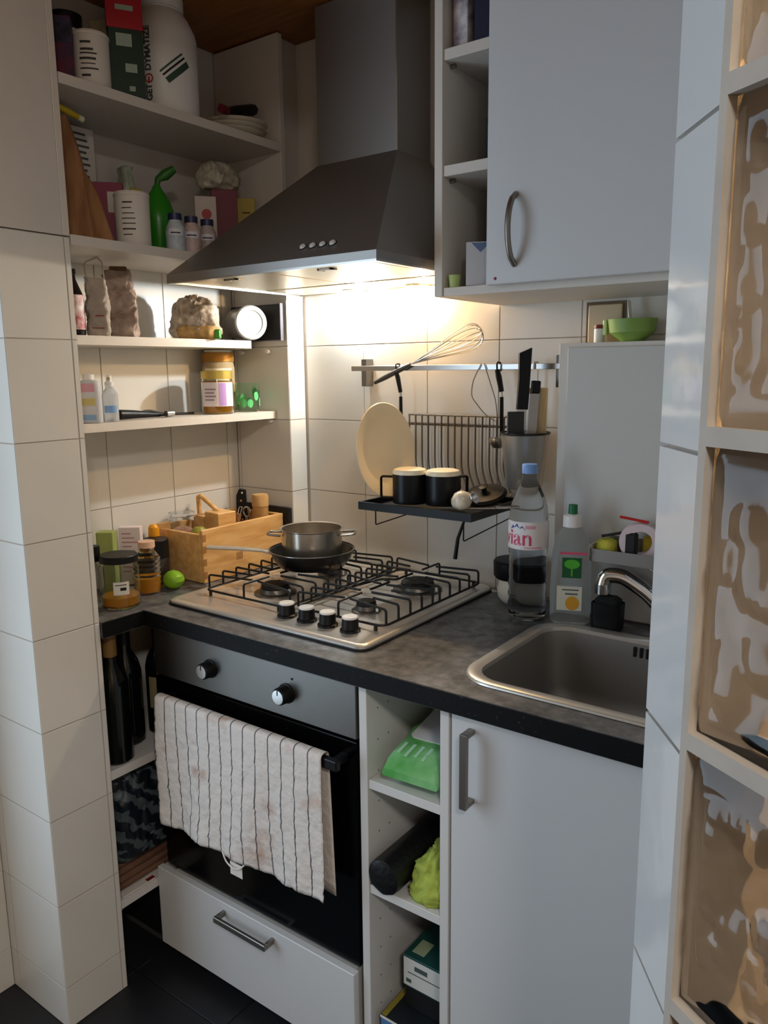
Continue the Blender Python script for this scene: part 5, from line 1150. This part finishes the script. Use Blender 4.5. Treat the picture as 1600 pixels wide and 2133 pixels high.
jb = jar('chutney_jar', 'tall jar with a golden lid standing behind the purple labelled honey jar', (-1.652, 1.500, Z4), 0.044, 0.160, 0.040, 0.018, M('jar_amber', '#dcc7a0', 0.08, trans=0.5, ior=1.3), M('gold_brown_lid', '#a9782f', 0.4, 0.4), M('chutney', '#c9a060', 0.6, col2='#8d5c2a', vscale=50), 0.125)
lathe('lid_top', [(0, 0.1602), (0.036, 0.1602), (0.0365, 0.166), (0.0, 0.1665)], white_pl, jb)
arc('label', 0.0445, 0.085, 0.118, toward(-1.652, 1.50)-0.9, toward(-1.652, 1.50)+0.9, M('jar_label2', '#e8dcc0', 0.5), jb, n=12)
gg = T('green_tumbler', 'green patterned drinking glass at the right end of the lowest niche shelf', 'glass', (-1.588, 1.545, Z4))
lathe('cup', [(0, 0), (0.026, 0), (0.028, 0.003), (0.033, 0.078), (0.0315, 0.078), (0.0265, 0.006), (0, 0.005)], M('green_tint_glass', '#e6faec', 0.03, trans=1.0, ior=1.3), gg, None, 32)
rn = random.Random(5); g = []
for i in range(11):
    an = 2*PI*i/11; zc = rn.uniform(0.022, 0.055)
    g.append(wrap(([Vector((0.0085*math.cos(2*PI*k/10)*rn.uniform(0.8, 1.1), 0.012*math.sin(2*PI*k/10), 0)) for k in range(10)], [list(range(10))]), 0.0325, an, zc))
mk('leaf_print', *merge(g), M('leaf_print', '#5fbf76', 0.4), gg)

# ------------------------------------------------------------------ under the worktop corner
ZL = 0.5488
for i, (lb_, x, y, r, h, capc, lbl_) in enumerate((
        ('dark wine bottle with tan foil neck on the shelf under the worktop corner', -1.505, 1.000, 0.037, 0.305, '#80602f', None),
        ('black wine bottle standing behind the tan foiled one', -1.560, 1.075, 0.037, 0.30, '#101012', None),
        ('dark bottle with a beige label closest to the oven side', -1.545, 1.165, 0.036, 0.285, '#101012', '#8a7d5a'))):
    o = T('wine_bottle', lb_, 'bottle', (x, y, ZL), group='bottles under the worktop corner')
    lathe('glass', [(0, 0), (r-0.004, 0), (r, 0.005), (r, h*0.60), (r*0.85, h*0.68), (0.0155, h*0.78), (0.0145, h*0.985), (0, h*0.986)], M('bottle_dark', '#0a0d0b', 0.1), o, None, 28)
    lathe('foil', [(0.0152, h*0.83), (0.0158, h*0.83), (0.0158, h), (0.0, h+0.0005)], M('foil%d' % i, capc, 0.45), o, None, 20)
    if lbl_: arc('label', r+0.0004, 0.07, 0.15, toward(x, y)-0.9, toward(x, y)+0.9, M('wine_label', lbl_, 0.6), o, n=12)
sbg = T('shopping_bag', 'dark navy shopping bag with pale green stripes stuffed on the lowest corner shelf', 'bag', (-1.575, 1.085, 0.2798))
v, f = creased([SL(0.072, 0.10, 0.0, 0.4), SL(0.078, 0.108, 0.04, 0.4), SL(0.080, 0.110, 0.09, 0.4), SL(0.080, 0.110, 0.15, 0.4), SL(0.072, 0.105, 0.20, 0.4), SL(0.05, 0.08, 0.228, 0.4)], 0.010, 24, 6, 0.0)
pst = T('paper_stack', 'brown folded paper bags stacked under the navy bag on the lowest corner shelf', 'paper', (-1.585, 1.075, 0.2148))
for k_ in range(4): box('folded_bag', -0.085+0.004*k_, 0.082-0.005*k_, -0.105, 0.10+0.003*k_, 0.016*k_, 0.016*k_+0.0155, M('kraft_dark', '#5e4030', 0.7, col2='#7a5844', vscale=20), pst, bev=0.004)
def stripe_mat():
    m = bpy.data.materials.new('bag_stripes'); m.use_nodes = True; nt = m.node_tree; b = nt.nodes['Principled BSDF']
    tc = nt.nodes.new('ShaderNodeTexCoord'); mp_ = nt.nodes.new('ShaderNodeMapping'); mp_.inputs['Rotation'].default_value = (0.7, 0.2, 0); nt.links.new(tc.outputs['Object'], mp_.inputs[0])
    wv = nt.nodes.new('ShaderNodeTexWave'); wv.bands_direction = 'Z'; wv.inputs['Scale'].default_value = 8.0; wv.inputs['Distortion'].default_value = 6.0; wv.inputs['Detail Scale'].default_value = 3.0; nt.links.new(mp_.outputs[0], wv.inputs['Vector'])
    rp = nt.nodes.new('ShaderNodeValToRGB'); rp.color_ramp.elements[0].position = 0.62; rp.color_ramp.elements[1].position = 0.7
    rp.color_ramp.elements[0].color = lin('#0d1520'); rp.color_ramp.elements[1].color = lin('#4a5558'); nt.links.new(wv.outputs['Fac'], rp.inputs[0]); nt.links.new(rp.outputs[0], b.inputs['Base Color']); b.inputs['Roughness'].default_value = 0.5
    return m
mk('bag', v, f, stripe_mat(), sbg, smooth=True, angle=60)
tube('handle', bent([(0.074, -0.075, 0.10), (0.084, -0.06, -0.004), (0.088, -0.01, -0.014), (0.083, 0.03, -0.004), (0.074, 0.05, 0.10)], 3, 0.3), 0.004, M('navy_strap', '#1d2b38', 0.6), sbg, flat=(1.6, 0.5)) if False else None
pb = T('paper_leaflets', 'white and red leaflet sticking out over the edge of the lowest corner shelf', 'leaflet', (-1.4885, 1.015, 0.2150))
box('sheet', -0.008, 0.010, -0.045, 0.045, 0.0, 0.004, white_paper, pb); box('red_corner', 0.0, 0.0102, 0.024, 0.0452, 0.0041, 0.0055, M('red_corner', '#7d1a24', 0.5), pb)

# ------------------------------------------------------------------ open base unit contents
wp2 = T('wet_wipes', 'green and white packet of wet wipes lying on the top shelf of the open unit', 'packet', (-0.752, 1.210, 0.6712))
L_ = []
for k in range(9):
    q = k/8; y = -0.125+0.25*q; hh_ = 0.028 if 0 < k < 8 else 0.006
    s = 1.0 if 0 < k < 8 else 0.96
    L_.append([(x*s, y, z+0.0285) for x, z in rrect(0.060, hh_, min(0.02, hh_*0.9), 5)])
green_pack = M('pack_green', '#57a552', 0.25, col2='#8cc68a', vscale=16)
v, f = crumple(loopsgeo(L_), 0.006, 38, 2); mw = min(p.z for p in v)
v = [Vector((p.x, p.y, p.z-mw)) for p in v]
mk('pack', v, f, green_pack, wp2, smooth=True, angle=50)
mk('lid_flap', *xf(prismgeo(rrect(0.042, 0.07, 0.012), 0, 0.002), Matrix.Translation((0.0, 0.028, 0.060))), M('flap_white', '#dcdde0', 0.35), wp2)
mk('leaf_print', *merge([boxgeo(-0.040+0.018*i, -0.034+0.018*i, -0.095-0.006*(i % 2), -0.060, 0.0595, 0.0605) for i in range(5)]), M('print_mint', '#b6e6c0', 0.4), wp2)
wp2.rotation_euler = (math.radians(7), 0, math.radians(5)); wp2.location.z += 0.0155
bgr = T('bin_bag_roll', 'black roll of bin bags poking out of the middle compartment', 'roll', (-0.795, 1.070, 0.450))
mk('roll', *xf(crumple(lathegeo([(0, 0), (0.020, 0), (0.034, 0.004), (0.036, 0.02), (0.036, 0.28), (0.030, 0.284), (0, 0.284)], 28), 0.002, 60), Matrix.Translation((0, 0, 0.0375)) @ Matrix.Rotation(-PI/2, 4, 'X')), M('bin_bag', '#0b0b0c', 0.45, bump=0.2, bscale=80), bgr, smooth=True, angle=50)
ycl = T('cleaning_cloth', 'crumpled yellow green cleaning cloth in the middle compartment', 'cloth', (-0.7165, 1.165, 0.4502))
v, f = creased([SL(0.037, 0.07, 0.0), SL(0.040, 0.074, 0.012), SL(0.038, 0.068, 0.035), SL(0.032, 0.055, 0.060), SL(0.014, 0.024, 0.080)], 0.011, 40, 4, 0.0)
v = [Vector((max(-0.0375, min(p.x, 0.0405)), max(p.y, -0.076), max(p.z, 0.0))) for p in v]
mk('cloth', v, f, M('cloth_lime', '#a3b04a', 0.85, var=0.12, vscale=30), ycl, smooth=True)
fb = carton('foil_box', 'dark green and white carton lying on the black box in the bottom compartment', (-0.746, 1.252, 0.2135), 0.048, 0.115, 0.070, M('teal_card', '#123f3a', 0.5), math.radians(0))
box('white_front', -0.046, 0.046, -0.1154, -0.1151, 0.004, 0.066, M('front_white', '#c9c9c2', 0.6), fb)
mk('printed_text', *merge([boxgeo(-0.036, 0.04, -0.1158, -0.1155, 0.034, 0.036), boxgeo(-0.02, 0.01, -0.1158, -0.1155, 0.044, 0.054), boxgeo(-0.04, -0.028, -0.1158, -0.1155, 0.012, 0.02)]), M('ink_teal', '#45524e', 0.6), fb)
for bx_ in ((-0.036, -0.008, -0.10, -0.06), (0.012, 0.042, -0.02, 0.03)): box('print_patch', *bx_, 0.0701, 0.0706, M('top_print', '#8f9a78', 0.6), fb)
bbx = carton('black_box', 'plain black box between the green and blue cartons in the bottom compartment', (-0.740, 1.265, 0.1582), 0.056, 0.118, 0.0548, black_mat)
lb2 = carton('lower_carton', 'blue box with yellow edge at the bottom of the open unit', (-0.753, 1.240, 0.0590), 0.070, 0.143, 0.0986, M('navy_card', '#10161c', 0.5), 0.0)
box('blue_front', -0.068, 0.068, -0.1434, -0.1431, 0.006, 0.094, M('front_blue', '#4f78ab', 0.5), lb2)
box('white_edge', -0.0695, 0.0695, -0.1438, -0.1426, 0.0945, 0.0992, white_paper, lb2)
box('yellow_edge', -0.0695, -0.0575, -0.14, 0.13, 0.0987, 0.0991, M('edge_yellow', '#8f8130', 0.5), lb2)

# ------------------------------------------------------------------ contents of the wall cabinet's open compartments
ZC0, ZC1, ZC2 = 1.5948, 1.8248, 2.0338
c1 = carton('medicine_box', 'white box with a blue triangle in the lowest open compartment', (-0.783, 1.415, ZC0), 0.034, 0.018, 0.082, M('med_white', '#c9c9ce', 0.5), math.radians(28))
mk('blue_triangle', *xf(prismgeo([(-0.018, 0.080), (0.018, 0.080), (0.0, 0.062)], 0, 0.0004), Matrix.Translation((-0.006, -0.0181, 0)) @ Matrix.Rotation(PI/2, 4, 'X')), M('tri_blue', '#5d7196', 0.5), c1)
box('grey_edge', 0.0, 0.0, 0, 0, 0, 0, black_mat, c1) if False else None
c2 = carton('ochre_box', 'ochre yellow box at the back of the lowest open compartment', (-0.785, 1.545, ZC0), 0.034, 0.045, 0.115, M('ochre', '#a8843a', 0.6))
c3 = carton('beige_box', 'beige box stacked on the ochre box in the open compartment', (-0.785, 1.545, ZC0+0.1155), 0.034, 0.045, 0.075, M('beige_card', '#9c8f80', 0.6))
gs = T('green_stopper', 'small pale green plastic cup at the left front of the open compartment', 'cup', (-0.842, 1.402, ZC0))
lathe('cup', [(0, 0), (0.010, 0), (0.0125, 0.024), (0.011, 0.024), (0.009, 0.002), (0, 0.002)], M('pale_lime', '#b4c878', 0.4), gs, None, 20)
c4 = T('dark_green_bottle', 'dark green bottle with grey cap behind the cabinet door edge', 'bottle', (-0.778, 1.470, ZC1))
lathe('body', [(0, 0), (0.03, 0), (0.031, 0.003), (0.031, 0.09), (0.014, 0.12), (0, 0.121)], M('bottle_deep_green', '#14302a', 0.3), c4); lathe('cap', [(0, 0.1215), (0.015, 0.1215), (0.015, 0.145), (0, 0.146)], M('grey_cap', '#a9a9ad', 0.4), c4)
c5 = carton('navy_box', 'navy blue box in the highest open compartment', (-0.777, 1.460, ZC2), 0.030, 0.05, 0.19, M('navy', '#141833', 0.5))
c6 = carton('white_carton', 'narrow white and purple carton left of the navy box', (-0.834, 1.455, ZC2), 0.016, 0.05, 0.17, M('purple_white', '#6d5a72', 0.5, col2='#d8d2d0', vscale=30))
